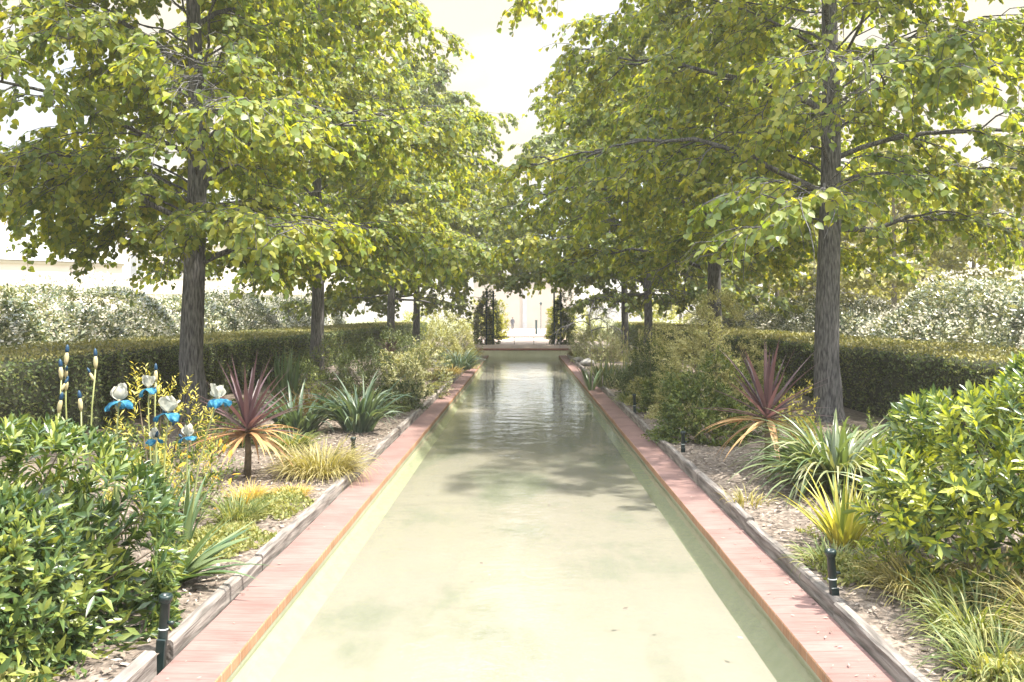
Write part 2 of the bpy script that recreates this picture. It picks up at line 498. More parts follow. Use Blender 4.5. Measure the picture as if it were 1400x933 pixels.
def brick_mat(name, c1, c2, mortar, axis='Y'):
    m, nt, N, L, out = new_mat(name)
    tc = N.new('ShaderNodeTexCoord')
    sp = N.new('ShaderNodeSeparateXYZ'); L.new(tc.outputs['Object'], sp.inputs[0])
    cb = N.new('ShaderNodeCombineXYZ')
    if axis == 'Y':
        L.new(sp.outputs['X'], cb.inputs[0]); L.new(sp.outputs['Y'], cb.inputs[1])
    else:
        L.new(sp.outputs['Y'], cb.inputs[0]); L.new(sp.outputs['X'], cb.inputs[1])
    bt = N.new('ShaderNodeTexBrick')
    bt.inputs['Scale'].default_value = 1.0
    bt.inputs['Brick Width'].default_value = 5.0
    bt.inputs['Row Height'].default_value = .112
    bt.inputs['Mortar Size'].default_value = .0038
    bt.inputs['Mortar Smooth'].default_value = .4
    bt.inputs['Bias'].default_value = 0
    bt.inputs['Color1'].default_value = (*c1, 1)
    bt.inputs['Color2'].default_value = (*c2, 1)
    bt.inputs['Mortar'].default_value = (*mortar, 1)
    bt.offset = 0.37
    L.new(cb.outputs[0], bt.inputs['Vector'])
    # long fine wear lines and blotches
    mp = N.new('ShaderNodeMapping'); mp.inputs['Scale'].default_value = (3, 40, 3)
    L.new(tc.outputs['Object'], mp.inputs['Vector'])
    n1 = N.new('ShaderNodeTexNoise'); n1.inputs['Scale'].default_value = 2; n1.inputs['Detail'].default_value = 4
    L.new(mp.outputs[0], n1.inputs['Vector'])
    n2 = N.new('ShaderNodeTexNoise'); n2.inputs['Scale'].default_value = 3.5; n2.inputs['Detail'].default_value = 7
    L.new(tc.outputs['Object'], n2.inputs['Vector'])
    r1 = ramp(N, [(.35, (.86, .85, .85)), (.62, (1.08, 1.07, 1.07))])
    r2 = ramp(N, [(.3, (.82, .80, .79)), (.6, (1.04, 1.04, 1.04))])
    L.new(n1.outputs['Fac'], r1.inputs['Fac']); L.new(n2.outputs['Fac'], r2.inputs['Fac'])
    m1 = N.new('ShaderNodeMixRGB'); m1.blend_type = 'MULTIPLY'; m1.inputs[0].default_value = 1
    m2 = N.new('ShaderNodeMixRGB'); m2.blend_type = 'MULTIPLY'; m2.inputs[0].default_value = 1
    L.new(bt.outputs['Color'], m1.inputs[1]); L.new(r1.outputs[0], m1.inputs[2])
    L.new(m1.outputs[0], m2.inputs[1]); L.new(r2.outputs[0], m2.inputs[2])
    pb = N.new('ShaderNodeBsdfPrincipled'); pb.inputs['Roughness'].default_value = .85
    pb.inputs['Specular IOR Level'].default_value = .25
    L.new(m2.outputs[0], pb.inputs['Base Color'])
    b = N.new('ShaderNodeBump'); b.inputs['Strength'].default_value = .5; b.inputs['Distance'].default_value = .006
    iv = N.new('ShaderNodeMath'); iv.operation = 'SUBTRACT'; L.new(n1.outputs['Fac'], iv.inputs[0]); L.new(bt.outputs['Fac'], iv.inputs[1])
    L.new(iv.outputs[0], b.inputs['Height']); L.new(b.outputs['Normal'], pb.inputs['Normal'])
    L.new(pb.outputs[0], out.inputs['Surface'])
    return m


M['brick_top'] = brick_mat('worn_pink_brick', (.205, .132, .12), (.182, .116, .105), (.15, .10, .09))
M['brick_face'] = brick_mat('orange_brick_edge', (.24, .135, .075), (.29, .165, .095), (.28, .22, .165))
M['brick_end'] = brick_mat('dark_red_brick', (.30, .15, .12), (.36, .18, .14), (.22, .14, .12), 'X')


def pool_mat():
    m, nt, N, L, out = new_mat('pool_paint')
    tc = N.new('ShaderNodeTexCoord')
    g = N.new('ShaderNodeNewGeometry')
    sp = N.new('ShaderNodeSeparateXYZ'); L.new(g.outputs['Normal'], sp.inputs[0])
    mr = N.new('ShaderNodeMapRange'); mr.inputs[1].default_value = .80; mr.inputs[2].default_value = .97
    L.new(sp.outputs['Z'], mr.inputs[0])
    mp = N.new('ShaderNodeMapping'); mp.inputs['Scale'].default_value = (1.0, .55, 1)
    L.new(tc.outputs['Object'], mp.inputs['Vector'])
    n1 = N.new('ShaderNodeTexNoise'); n1.inputs['Scale'].default_value = 1.25; n1.inputs['Detail'].default_value = 9; n1.inputs['Roughness'].default_value = .62
    L.new(mp.outputs[0], n1.inputs['Vector'])
    n2 = N.new('ShaderNodeTexNoise'); n2.inputs['Scale'].default_value = 14; n2.inputs['Detail'].default_value = 6
    L.new(tc.outputs['Object'], n2.inputs['Vector'])
    floor = ramp(N, [(.30, (.10, .105, .078)), (.40, (.15, .147, .12)), (.48, (.19, .171, .146)), (.8, (.207, .185, .160))])
    L.new(n1.outputs['Fac'], floor.inputs['Fac'])
    wall = ramp(N, [(.3, (.23, .245, .165)), (.7, (.275, .28, .20))])
    L.new(n2.outputs['Fac'], wall.inputs['Fac'])
    mx = N.new('ShaderNodeMixRGB'); L.new(mr.outputs[0], mx.inputs[0])
    L.new(wall.outputs[0], mx.inputs[1]); L.new(floor.outputs[0], mx.inputs[2])
    pb = N.new('ShaderNodeBsdfPrincipled'); pb.inputs['Roughness'].default_value = .8
    L.new(mx.outputs[0], pb.inputs['Base Color'])
    L.new(pb.outputs[0], out.inputs['Surface'])
    return m


M['pool'] = pool_mat()
M['end_paint'] = solid_mat('faded_green_paint', (.60, .60, .43), (.68, .67, .50), 3, .85)


def water_mat():
    m, nt, N, L, out = new_mat('clear_water')
    tc = N.new('ShaderNodeTexCoord')
    mp = N.new('ShaderNodeMapping'); mp.inputs['Scale'].default_value = (1.0, 1.25, 1)
    L.new(tc.outputs['Object'], mp.inputs['Vector'])
    n1 = N.new('ShaderNodeTexNoise'); n1.inputs['Scale'].default_value = 3.2; n1.inputs['Detail'].default_value = 3
    n2 = N.new('ShaderNodeTexNoise'); n2.inputs['Scale'].default_value = 13; n2.inputs['Detail'].default_value = 2
    L.new(mp.outputs[0], n1.inputs['Vector']); L.new(mp.outputs[0], n2.inputs['Vector'])
    ad = N.new('ShaderNodeMath'); ad.operation = 'MULTIPLY_ADD'
    L.new(n2.outputs['Fac'], ad.inputs[0]); ad.inputs[1].default_value = .22; L.new(n1.outputs['Fac'], ad.inputs[2])
    b = N.new('ShaderNodeBump'); b.inputs['Strength'].default_value = .38; b.inputs['Distance'].default_value = .02
    L.new(ad.outputs[0], b.inputs['Height'])
    fr = N.new('ShaderNodeFresnel'); fr.inputs['IOR'].default_value = 1.33
    L.new(b.outputs['Normal'], fr.inputs['Normal'])
    tr = N.new('ShaderNodeBsdfTransparent'); tr.inputs['Color'].default_value = (.95, .975, .94, 1)
    gl = N.new('ShaderNodeBsdfGlossy'); gl.inputs['Roughness'].default_value = .03
    gl.inputs['Color'].default_value = (1, 1, 1, 1)
    L.new(b.outputs['Normal'], gl.inputs['Normal'])
    ms = N.new('ShaderNodeMixShader')
    L.new(fr.outputs[0], ms.inputs[0]); L.new(tr.outputs[0], ms.inputs[1]); L.new(gl.outputs[0], ms.inputs[2])
    L.new(ms.outputs[0], out.inputs['Surface'])
    return m


M['water'] = water_mat()

# ------------------------------------------------------------------ ground, pool, coping, terrace
XI, XO = 1.265, 1.52           # inner and outer edge of the brick coping
POOL0, POOL1 = -2.5, 29.0
SOIL = 0.055

g = Geo()
xs = [-300, -60, -XO - .03, XO + .03, 60, 300]
ys = [-60, POOL0 - .28, POOL1 + .02, 46.0, 46.5, 140, 300]
zs = [SOIL, SOIL, SOIL, SOIL, -.55, -.55, -.55]
for i in range(len(xs) - 1):
    for j in range(len(ys) - 1):
        if i == 2 and j == 1:
            continue
        g.add([(xs[i], ys[j], zs[j]), (xs[i + 1], ys[j], zs[j]), (xs[i + 1], ys[j + 1], zs[j + 1]), (xs[i], ys[j + 1], zs[j + 1])], [(0, 1, 2, 3)])
tag(g.obj('ground', M['ground'], smooth=False), 'dark soil and grass ground of the raised garden', 'ground', kind='structure')

# pool shell: walls, small sloped skirting and the floor
g = Geo()
prof = [(-XI - .004, -.05), (-XI - .004, -.098), (-XI + .095, -.20), (XI - .095, -.20), (XI + .004, -.098), (XI + .004, -.05)]
NY = 2
for k in range(len(prof) - 1):
    (xa, za), (xb, zb) = prof[k], prof[k + 1]
    g.add([(xa, POOL0, za), (xb, POOL0, zb), (xb, POOL1, zb), (xa, POOL1, za)], [(0, 1, 2, 3)])
g.add([(-XI, POOL0 + .004, -.20), (XI, POOL0 + .004, -.20), (XI, POOL0 + .004, -.05), (-XI, POOL0 + .004, -.05)], [(0, 1, 2, 3)])
tag(g.obj('pool_basin', M['pool'], smooth=False), 'long shallow basin painted pale green and cream', 'pool', kind='structure')

g = Geo()
g.add([(-XI - .003, POOL0, -.078), (XI + .003, POOL0, -.078), (XI + .003, POOL1, -.078), (-XI - .003, POOL1, -.078)], [(0, 1, 2, 3)])
tag(g.obj('water', M['water'], smooth=False), 'clear shallow water of the long pool', 'water', kind='structure')

for side in (-1, 1):
    g = Geo()
    xa, xb = sorted((side * XI, side * XO))
    # top face with tiny wobble, inner orange edge
    n = 64
    yy = np.linspace(POOL0, POOL1 - .01, n + 1)
    wob = rng.normal(0, .0022, n + 1)
    vin = np.stack([np.full(n + 1, side * XI) + wob, yy, rng.normal(-.004, .0012, n + 1)], -1)
    vou = np.stack([np.full(n + 1, side * XO), yy, np.zeros(n + 1)], -1)
    vch = vin + np.array([-side * .004, 0, -.006])
    vlo = vin * np.array([1, 1, 0]) + np.array([-side * .004, 0, -.055])
    vun = vlo + np.array([side * .03, 0, 0])
    rows = np.stack([vou, vin, vch, vlo, vun], 1).reshape(-1, 3)
    q, mi = [], []
    for k in range(n):
        for j in range(4):
            a = k * 5 + j
            f = (a, a + 1, a + 6, a + 5)
            q.append(f if side < 0 else f[::-1])
    q = np.array(q).reshape(n, 4, 4)
    g.add(rows, q[:, 0], m=0)
    for j in (1, 2, 3):
        g.add(rows, q[:, j], m=1)
    tag(g.obj('coping_kerb', [M['brick_top'], M['brick_face']], smooth=False), 'worn pink brick coping along the pool with orange inner edge', 'kerb', kind='structure')
g = Geo()
g.box(-XO, XO, POOL0 - .27, POOL0 - .002, -.1, -.001, bev=.006)
tag(g.obj('coping_kerb', M['brick_end'], smooth=False), 'brick coping across the start of the pool', 'kerb', kind='structure')

# raised end wall with its brick cap
e = tag(empty('end_wall', (0, POOL1, 0)), 'low raised wall closing the pool, pale green face under a red brick cap', 'wall')
g = Geo(); g.box(-1.62, 1.62, -.008, .34, -.4, .168)
g.obj('wall_face', M['end_paint'], e, smooth=False)
g = Geo(); g.box(-1.66, 1.62, -.035, .36, .17, .235, bev=.008)
g.obj('brick_cap', M['brick_end'], e, smooth=False)

g = Geo()
g.box(-2.6, 2.6, POOL1 + .345, 45.9, -.3, .2)
tag(g.obj('terrace', M['terrace'], smooth=False), 'pale pink gravel terrace above the pool end', 'terrace', kind='structure')
g = Geo()
g.add([(-3.2, 46.6, -.546), (3.2, 46.6, -.546), (3.2, 110, -.546), (-3.2, 110, -.546)], [(0, 1, 2, 3)])
tag(g.obj('path', M['terrace'], smooth=False), 'pale path running on beyond the terrace', 'path', kind='structure')


# ------------------------------------------------------------------ bark mulch, stuff
def scatter_bed(n, x0, x1, y0, y1):
    y = y0 + (y1 - y0) * rng.random(n) ** 1.25
    return np.stack([x0 + (x1 - x0) * rng.random(n), y, np.zeros(n)], -1)


g = Geo()
for sgn, x1 in ((-1, 4.6), (1, 4.4)):
    p = scatter_bed(15000, 1.62, 3.2, 2.6, 17)
    p = np.vstack([p, scatter_bed(5000, 3.0, x1, 3.5, 16)])
    p[:, 0] *= sgn
    p[:, 2] = SOIL + .004 + rng.random(len(p)) * .022
    a = rng.random(len(p)) * 2 * pi
    d = np.stack([np.cos(a), np.sin(a), rng.normal(0, .22, len(p))], -1)
    nn = np.stack([rng.normal(0, .4, len(p)), rng.normal(0, .4, len(p)), np.ones(len(p))], -1)
    g.leaves(p, d, nn, .022 + .04 * rng.random(len(p)) ** 2, .20 + .25 * rng.random(len(p)), 'flat', curl=.05)
tag(g.obj('bark_mulch', M['chips'], smooth=False), 'grey brown bark chips covering the planting beds', 'mulch', kind='stuff')

# leaf litter on the coping
g = Geo()
n = 420
p = np.stack([np.where(rng.random(n) < .35, -1, 1) * (XO - .015 - .20 * rng.random(n) ** 2.2), 3.2 + 22 * rng.random(n) ** 1.2, np.full(n, .004) + .006 * rng.random(n)], -1)
a = rng.random(n) * 2 * pi
g.leaves(p, np.stack([np.cos(a), np.sin(a), .1 * rng.random(n)], -1), np.stack([.2 * rng.normal(size=n), .2 * rng.normal(size=n), np.ones(n)], -1), .012 + .03 * rng.random(n) ** 2, .3, 'flat')
tag(g.obj('leaf_litter', M['chips'], smooth=False), 'dry leaf bits lying on the brick coping', 'litter', kind='stuff')


# a few leaf scraps floating on the pool
g = Geo()
n = 46
p = np.stack([(rng.random(n) * 2 - 1) * 1.15, 3.2 + 16 * rng.random(n) ** 1.3, np.full(n, -.074)], -1)
a = rng.random(n) * 2 * pi
g.leaves(p, np.stack([np.cos(a), np.sin(a), .03 * rng.random(n)], -1), np.stack([.1 * rng.normal(size=n), .1 * rng.normal(size=n), np.ones(n)], -1), .012 + .03 * rng.random(n) ** 2, .55, 'flat', curl=.03)
tag(g.obj('floating_litter', M['chips'], smooth=False), 'small brown leaf scraps floating on the pool', 'litter', kind='stuff')


# ------------------------------------------------------------------ timber edging
ORD = ['first', 'second', 'third', 'fourth', 'fifth', 'sixth', 'seventh', 'eighth', 'ninth', 'tenth', 'eleventh', 'twelfth', 'thirteenth', 'fourteenth', 'fifteenth']


def timber(sgn, y0, y1, label, jx, tilt, hgt):
    g = Geo()
    n = 14
    yy = np.linspace(y0, y1, n)
    v = []
    ph = random.random() * 9
    for y in yy:
        wx = .002 * sin(ph + y * 5) + .0015 * sin(ph * 2 + y * 13)
        wz = .002 * sin(ph * 3 + y * 6) + .0015 * sin(y * 17 + ph)
        xa = sgn * (XO + .012) + sgn * (jx + wx) + tilt * (y - y0) * .012 * sgn
        xb = xa + sgn * (.058 + .0015 * sin(y * 9 + ph))
        z1 = hgt + wz
        v += [(xa, y, -.06), (xa, y, z1 - .014), (xa + sgn * .010, y, z1 - .002), (xb - sgn * .011, y, z1), (xb, y, z1 - .015), (xb, y, -.06)]
    q = []
    for k in range(n - 1):
        for j in range(6):
            a, b = k * 6 + j, k * 6 + (j + 1) % 6
            q.append((a, b, b + 6, a + 6))
    q += [(0, 1, 2, 5), (2, 3, 4, 5)]
    o = (n - 1) * 6
    q += [(o, o + 5, o + 2, o + 1), (o + 2, o + 5, o + 4, o + 3)]
    g.add(v, q)
    ob = g.obj('timber_edging', M['timber'], smooth=False)
    tag(ob, label, 'timber edging', 'weathered timber boards edging the beds')
    return ob


for sgn in (-1, 1):
    y = 3.02 if sgn < 0 else 2.08
    marks = [3.44, 4.74] if sgn < 0 else [4.02, 5.62]
    lens = [.38, 1.28] if sgn < 0 else [1.90, 1.55]
    if sgn < 0:
        timber(sgn, 1.2, 3.36, 'short grey timber board end nearest the camera beside the big glossy shrub', .0, 0, .095)
        y = 3.52
        lens = [1.22]
    i = 0
    while y < 27.5:
        Lb = lens[i] if i < len(lens) else random.uniform(1.5, 2.2)
        side = 'on the iris side of the pool' if sgn < 0 else 'on the side without irises'
        timber(sgn, y, min(y + Lb, 28.6), f'{ORD[i]} full timber board from the camera {side}',
               random.uniform(0, .018), random.uniform(-1, 1), random.uniform(.072, .095))
        y += Lb + random.uniform(.006, .03)
        i += 1


# ------------------------------------------------------------------ small black-green posts
def bed_post(name_label, x, y, h, lean=0.0):
    e = tag(empty('bed_post', (x, y, 0)), name_label, 'post', 'short dark posts behind the timber edging')
    e.rotation_euler = (0, lean, 0)
    g = Geo()
    g.lathe([(0, -.05), (.019, -.05), (.020, h * .45), (.020, h - .035), (.0225, h - .034), (.0225, h - .028), (.020, h - .027)], 16)
    g.obj('shaft', M['post_green'], e)
    g = Geo()
    g.lathe([(.020, h - .030), (.027, h - .026), (.029, h - .010), (.027, h), (.019, h + .002), (.017, h - .008), (0, h - .009)], 18)
    g.obj('cap', M['post_green'], e)
    g = Geo(); g.box(-.018, .022, -.026, -.016, -.03, h * .38, bev=.003)
    g.obj('bracket', M['post_green'], e, smooth=False)
    g = Geo()
    g.lathe([(.0205, h * .50), (.0225, h * .505), (.0225, h * .515), (.0205, h * .52)], 16)
    g.obj('wire_tie', M['wire'], e)
    g = Geo()
    g.tube([(.015, 0, h * .60), (.042, 0, h * .60)], [.008, .009], 8)
    g.obj('side_nozzle', M['post_green'], e)
    return e


bed_post('dark green post in the gap of the boards beside the big glossy shrub', -1.555, 3.45, .295, R(4))
bed_post('dark post between the golden sedge mound and the timber edging', -1.70, 8.0, .27, R(1))
bed_post('small far dark post beside the white-edged shrub', -1.76, 16.7, .30)
bed_post('dark green post with a pale wire tie beside the yellow-lit shrub', 1.58, 4.09, .30, R(-4))
bed_post('dark post at the foot of the rounded green shrub', 1.66, 8.4, .27, R(1))
bed_post('slim dark post by the boards before the small dark shrub', 1.60, 11.6, .34, R(-1))


# ------------------------------------------------------------------ trees
def branch_path(p0, az, el0, droop, L, n, r_, wig=.10):
    pts = [np.array(p0, float)]
    a, e = az, el0
    st = L / n
    for k in range(n):
        t = (k + 1) / n
        e2 = el0 - droop * t ** 1.3 + r_.normal(0, wig)
        a += r_.normal(0, wig)
        pts.append(pts[-1] + st * np.array([cos(a) * cos(e2), sin(a) * cos(e2), sin(e2)]))
    return np.array(pts)


def make_tree(seed, H, zb, rt, Rmax, nlimb, nsec, ntw, nlf, leaf, gap=None, lean=(0, 0), fork=None, wid=.92, droop=1.0, extra=()):
    """returns (trunk Geo, crown Geo); a tapered trunk with limbs, sprays and single leaves"""
    r_ = np.random.default_rng(seed)
    wood, crown = Geo(), Geo()
    nz = 26
    z = np.concatenate([[-.1, 0, .08, .2, .45], np.linspace(.8, H * .96, nz)])
    rad = rt * (1 - .82 * np.clip(z / H, 0, 1) ** 1.05)
    rad[:5] = rt * np.array([1.55, 1.42, 1.25, 1.12, 1.04])
    cx = lean[0] * z + .035 * np.sin(z * .9 + seed) * (z > .5)
    cy = lean[1] * z + .035 * np.cos(z * .8 + seed * 2) * (z > .5)
    wood.tube(np.stack([cx, cy, z], -1), rad, 18)
    LP, LD, LN, LL = [], [], [], []

    def trunk_at(zz):
        return np.array([np.interp(zz, z, cx), np.interp(zz, z, cy), zz])

    def put_leaves(path, cnt, t0, out):
        t = t0 + (1 - t0) * r_.random(cnt)
        idx = t * (len(path) - 1)
        i0 = np.minimum(idx.astype(int), len(path) - 2)
        f = (idx - i0)[:, None]
        base = path[i0] * (1 - f) + path[i0 + 1] * f
        tg = nrm(path[i0 + 1] - path[i0])
        sd = nrm(np.cross(tg, [0, 0, 1.0])) * np.where(r_.random(cnt) < .5, -1, 1)[:, None]
        d = nrm(tg * .45 + sd * .8 + np.array([0, 0, -.55]) + r_.normal(0, .3, (cnt, 3)))
        nn = nrm(np.array([0, 0, .85]) + out[None] * .45 + r_.normal(0, .42, (cnt, 3)))
        LP.append(base + d * .03); LD.append(d); LN.append(nn)
        LL.append(leaf * (.62 + .55 * r_.random(cnt)))

    for i in range(nlimb + len(extra)):
        u = (i + .5) / nlimb
        z0 = zb + (H * .93 - zb) * u ** 1.15
        az = i * 2.39996 + r_.normal(0, .25)
        tt = (z0 - zb) / (H - zb)
        prof = np.interp(tt, [0, .12, .3, .55, .8, 1], [.88, 1.0, .97, .74, .46, .2])
        Lm = Rmax * prof * r_.uniform(.82, 1.10)
        el0 = R(np.interp(tt, [0, .4, 1], [24, 36, 58])) + r_.normal(0, .12)
        path = branch_path(trunk_at(z0 - .15), az, el0, R(np.interp(tt, [0, .5, 1], [52, 50, 30])) * droop, Lm * 1.15, 11, r_, .15)
        if i >= nlimb:
            z0, az, Lm, el_, dr_ = extra[i - nlimb]
            tt = .1
            path = branch_path(trunk_at(z0), az, R(el_), R(dr_), Lm * 1.15, 11, r_, .13)
        rl = np.interp(tt, [0, .5, 1], [.042, .034, .018]) * rt / .17 * (r_.uniform(.9, 1.2) if i % 4 == 0 else r_.uniform(.38, .6))
        wood.tube(path, np.linspace(rl, .006, len(path)), 7, cap=False)
        for s in range(nsec):
            ts = .14 + .84 * (s + r_.random()) / nsec
            k = ts * (len(path) - 1)
            k0 = min(int(k), len(path) - 2)
            p0 = path[k0] + (path[k0 + 1] - path[k0]) * (k - k0)
            tg = path[k0 + 1] - path[k0]
            a0 = atan2(tg[1], tg[0]) + (1 if s % 2 else -1) * r_.uniform(.45, 1.15)
            Ls = Lm * r_.uniform(.24, .42) * (1.15 - .5 * ts)
            sp = branch_path(p0, a0, r_.uniform(-.1, .55), R(60) * droop, Ls, 5, r_, .14)
            wood.tube(sp, np.linspace(rl * .38, .004, len(sp)), 4, cap=False)
            out = nrm(np.array([cos(a0), sin(a0), 0]))
            put_leaves(sp, nlf, .25, out)
            for w in range(ntw):
                tw = .2 + .8 * (w + r_.random()) / ntw
                kk = tw * (len(sp) - 1)
                kk0 = min(int(kk), len(sp) - 2)
                q0 = sp[kk0] + (sp[kk0 + 1] - sp[kk0]) * (kk - kk0)
                a1 = a0 + r_.normal(0, .9)
                tp = branch_path(q0, a1, r_.uniform(-.5, .45), R(55) * droop, r_.uniform(.28, .62), 3, r_, .15)
                wood.tube(tp, np.linspace(.006, .0025, len(tp)), 3, cap=False)
                put_leaves(tp, nlf, .1, out)
    LP, LD, LN, LL = map(np.concatenate, (LP, LD, LN, LL))
    keep = np.ones(len(LP), bool)
    ang = np.arctan2(LP[:, 1], LP[:, 0])
    keep &= LP[:, 2] > zb - .62 + .24 * np.sin(ang * 5 + seed) + .16 * np.sin(ang * 11 + LP[:, 0] * 2) + r_.normal(0, .08, len(LP))
    if gap:
        for (gaz, gw, gz0, gz1, pr) in gap:   # pruned openings in the crown
            aa = np.arctan2(LP[:, 1], LP[:, 0])
            da = np.abs((aa - gaz + pi) % (2 * pi) - pi)
            off = np.hypot(LP[:, 0], LP[:, 1]) * np.sin(np.minimum(da, pi / 2))
            cut = (da < pi / 2) & (off < gw) & (LP[:, 2] > gz0) & (LP[:, 2] < gz1) & (r_.random(len(LP)) < pr)
            keep &= ~cut
    LP, LD, LN, LL = LP[keep], LD[keep], LN[keep], LL[keep]
    crown.leaves(LP, LD, LN, LL, wid, 'broad', curl=.16)
    return wood, crown


def plant_tree(name, wood, crown, loc, rz, label, cat, mats, group):
    e = tag(empty(name, loc, rz), label, cat, group)
    wood.obj('trunk', mats[0], e)
    crown.obj('crown', mats[1], e)
    return e


LIND = 'linden trees in two rows along the pool'
tL1, tR1 = np.array([-4.47, 10.9, SOIL]), np.array([4.12, 10.9, SOIL])
w_, c_ = make_tree(11, 9.6, 2.2, .165, 3.6, 46, 13, 8, 15, .087, gap=[(atan2(-10.9, 4.47), .32, 3.35, 5.5, .85), (atan2(-10.9, 4.47), .35, 0, 2.15, 1)],
                    extra=[(2.75, pi + .15, 3.2, 26, 74), (3.0, pi - .5, 3.5, 30, 70), (2.8, -.9, 2.0, 10, 50)])
plant_tree('linden_tree', w_, c_, tL1, 0, 'large linden with a thick grey trunk standing behind the blue irises', 'tree', (M['bark'], M['linden']), LIND)
w_, c_ = make_tree(23, 10.2, 2.7, .175, 4.0, 46, 13, 8, 15, .087, gap=[(atan2(-10.9, -4.12), .34, 2.6, 6.6, .80)], lean=(.004, 0))
plant_tree('linden_tree', w_, c_, tR1, 0, 'large linden with a thick trunk behind the big strap-leaved clump', 'tree', (M['bark'], M['linden']), LIND)
w_, c_ = make_tree(31, 9.8, 2.35, .15, 3.6, 42, 12, 8, 13, .095)
mid = plant_tree('linden_tree', w_, c_, (-4.45, 17.3, SOIL), .4, 'linden with a dark trunk against the shaded hedge, second from the irises', 'tree', (M['bark'], M['linden']), LIND)
copy_thing(mid, (4.12, 17.2, SOIL), 2.6, (1.12, 1.12, 1.05), 'linden whose trunk rises behind the big olive shrub')
w_, c_ = make_tree(47, 9.9, 2.1, .145, 4.95, 44, 12, 7, 11, .135)
far = plant_tree('linden_tree', w_, c_, (-4.47, 27.3, SOIL), 1.3, 'linden trunk behind the small purple cordyline', 'tree', (M['bark'], M['linden_far']), LIND)
copy_thing(far, (-4.45, 33.2, SOIL), 3.3, (1.06, 1.06, 1.12), 'slim linden trunk beside the pyramid shrub, fourth in the iris-side row')
copy_thing(far, (4.15, 27.0, SOIL), 4.4, (1.04, 1.04, 1.08), 'linden trunk behind the pale iris spikes')
copy_thing(far, (4.12, 32.7, SOIL), 5.6, (1.06, 1.06, 1.14), 'farther linden trunk beside the cream feathery mound')

# pale slender trees beyond the laurel mounds
PALE = 'pale slender trees behind the laurel mounds'
w_, c_ = make_tree(61, 6.6, 1.7, .10, 3.0, 26, 8, 5, 9, .13, droop=.8)
pt = plant_tree('slender_tree', w_, c_, P(1222, Y=24, z=SOIL), .3, 'pale-barked slender tree rising from the middle of the laurel mounds', 'tree', (M['bark_pale'], M['pale_tree']), PALE)
for k, (px, Y, rz, s, lb) in enumerate([
        (1062, 30, 1.2, 1.0, 'pale tree just beside the thick linden trunk'),
        (1128, 33, 2.9, 1.05, 'pale tree hidden behind the thick linden trunk'),
        (1045, 38, 4.0, 1.0, 'farther pale tree between two linden trunks'),
        (1330, 27, 5.1, 1.0, 'pale tree with low bare limbs behind the laurel mound'),
        (1400, 23, .9, 1.05, 'pale tree at the outer end of the laurel mounds'),
        (1280, 34, 2.0, 1.1, 'tall pale tree far behind the laurel mounds'),
        (1180, 42, 3.6, 1.1, 'small pale tree farthest behind the laurel mounds'),
        (930, 50, .2, 1.0, 'pale tree far off beyond the linden row')]):
    copy_thing(pt, P(px, Y=Y, z=SOIL if Y < 46 else -.55), rz, s, lb)


# ------------------------------------------------------------------ clipped hedges
def clipped_hedge(x0, x1, y0, y1, top, label, facing):
    e = tag(empty('clipped_hedge', ((x0 + x1) / 2, y0, SOIL)), label, 'hedge', 'low clipped hedges behind the beds')
    ox, oy, oz = (x0 + x1) / 2, y0, SOIL
    g = Geo()
    ny = 120
    yy = np.linspace(0, y1 - y0, ny + 1)
    hx = (x1 - x0) / 2
    prof = [(-hx, -.1), (-hx, top - .12), (-hx + .06, top - .03), (0, top - .01), (hx - .06, top - .03), (hx, top - .12), (hx, -.1)]
    V = np.array([[(px, y, pz) for px, pz in prof] for y in yy])
    V += rng.normal(0, .006, V.shape)
    k = len(prof)
    q = [(r * k + j, r * k + j + 1, (r + 1) * k + j + 1, (r + 1) * k + j) for r in range(ny) for j in range(k - 1)]
    g.add(V.reshape(-1, 3), q)
    # end caps
    g.add(V[0], [(0, 1, 5, 6), (1, 2, 4, 5)], [(2, 3, 4)]); g.add(V[-1], [(6, 5, 1, 0), (5, 4, 2, 1)], [(4, 3, 2)])
    g.obj('twig_core', M['hedge_core'], e)
    g = Geo()
    # leaves on the side that faces the pool, on top and on the near end
    def sheet(n, kind):
        yv = (y1 - y0) * rng.random(n) ** 1.55
        sz = .018 + .022 * rng.random(n) + .0011 * yv
        und = .008 * np.sin(yv * 1.9 + x0) + .006 * np.sin(yv * 4.7)
        if kind == 'side':
            z = top * rng.random(n) ** .9
            p = np.stack([np.full(n, facing * hx) + facing * (rng.random(n) * .05 - .015 + und * .6), yv, z], -1)
            out = np.array([facing, 0, .25])
        elif kind == 'top':
            x = (rng.random(n) * 2 - 1) * (hx + .01)
            p = np.stack([x, yv, np.full(n, top - .02) + rng.random(n) * .05 + und], -1)
            out = np.array([0, 0, 1.0])
        else:
            n2 = n
            p = np.stack([(rng.random(n2) * 2 - 1) * hx, -.02 * rng.random(n2), top * rng.random(n2)], -1)
            out = np.array([0, -1.0, .2]); sz = .02 + .02 * rng.random(n2)
        d = nrm(rng.normal(0, .8, (n, 3)) + out * .35 + np.array([0, 0, .2]))
        nn = nrm(out[None] * .9 + rng.normal(0, .6, (n, 3)))
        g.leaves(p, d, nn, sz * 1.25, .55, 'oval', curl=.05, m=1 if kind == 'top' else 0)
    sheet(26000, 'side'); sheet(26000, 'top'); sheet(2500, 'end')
    n = 220                                            # stray shoots above the clipped top
    yv = (y1 - y0) * rng.random(n) ** 1.4
    p = np.stack([(rng.random(n) * 2 - 1) * hx, yv, np.full(n, top)], -1)
    g.leaves(p, nrm(np.stack([rng.normal(0, .3, n), rng.normal(0, .3, n), np.ones(n)], -1)), rng.normal(0, 1, (n, 3)), .05 + .06 * rng.random(n), .28, 'oval')
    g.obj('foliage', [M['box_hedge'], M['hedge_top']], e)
    return e


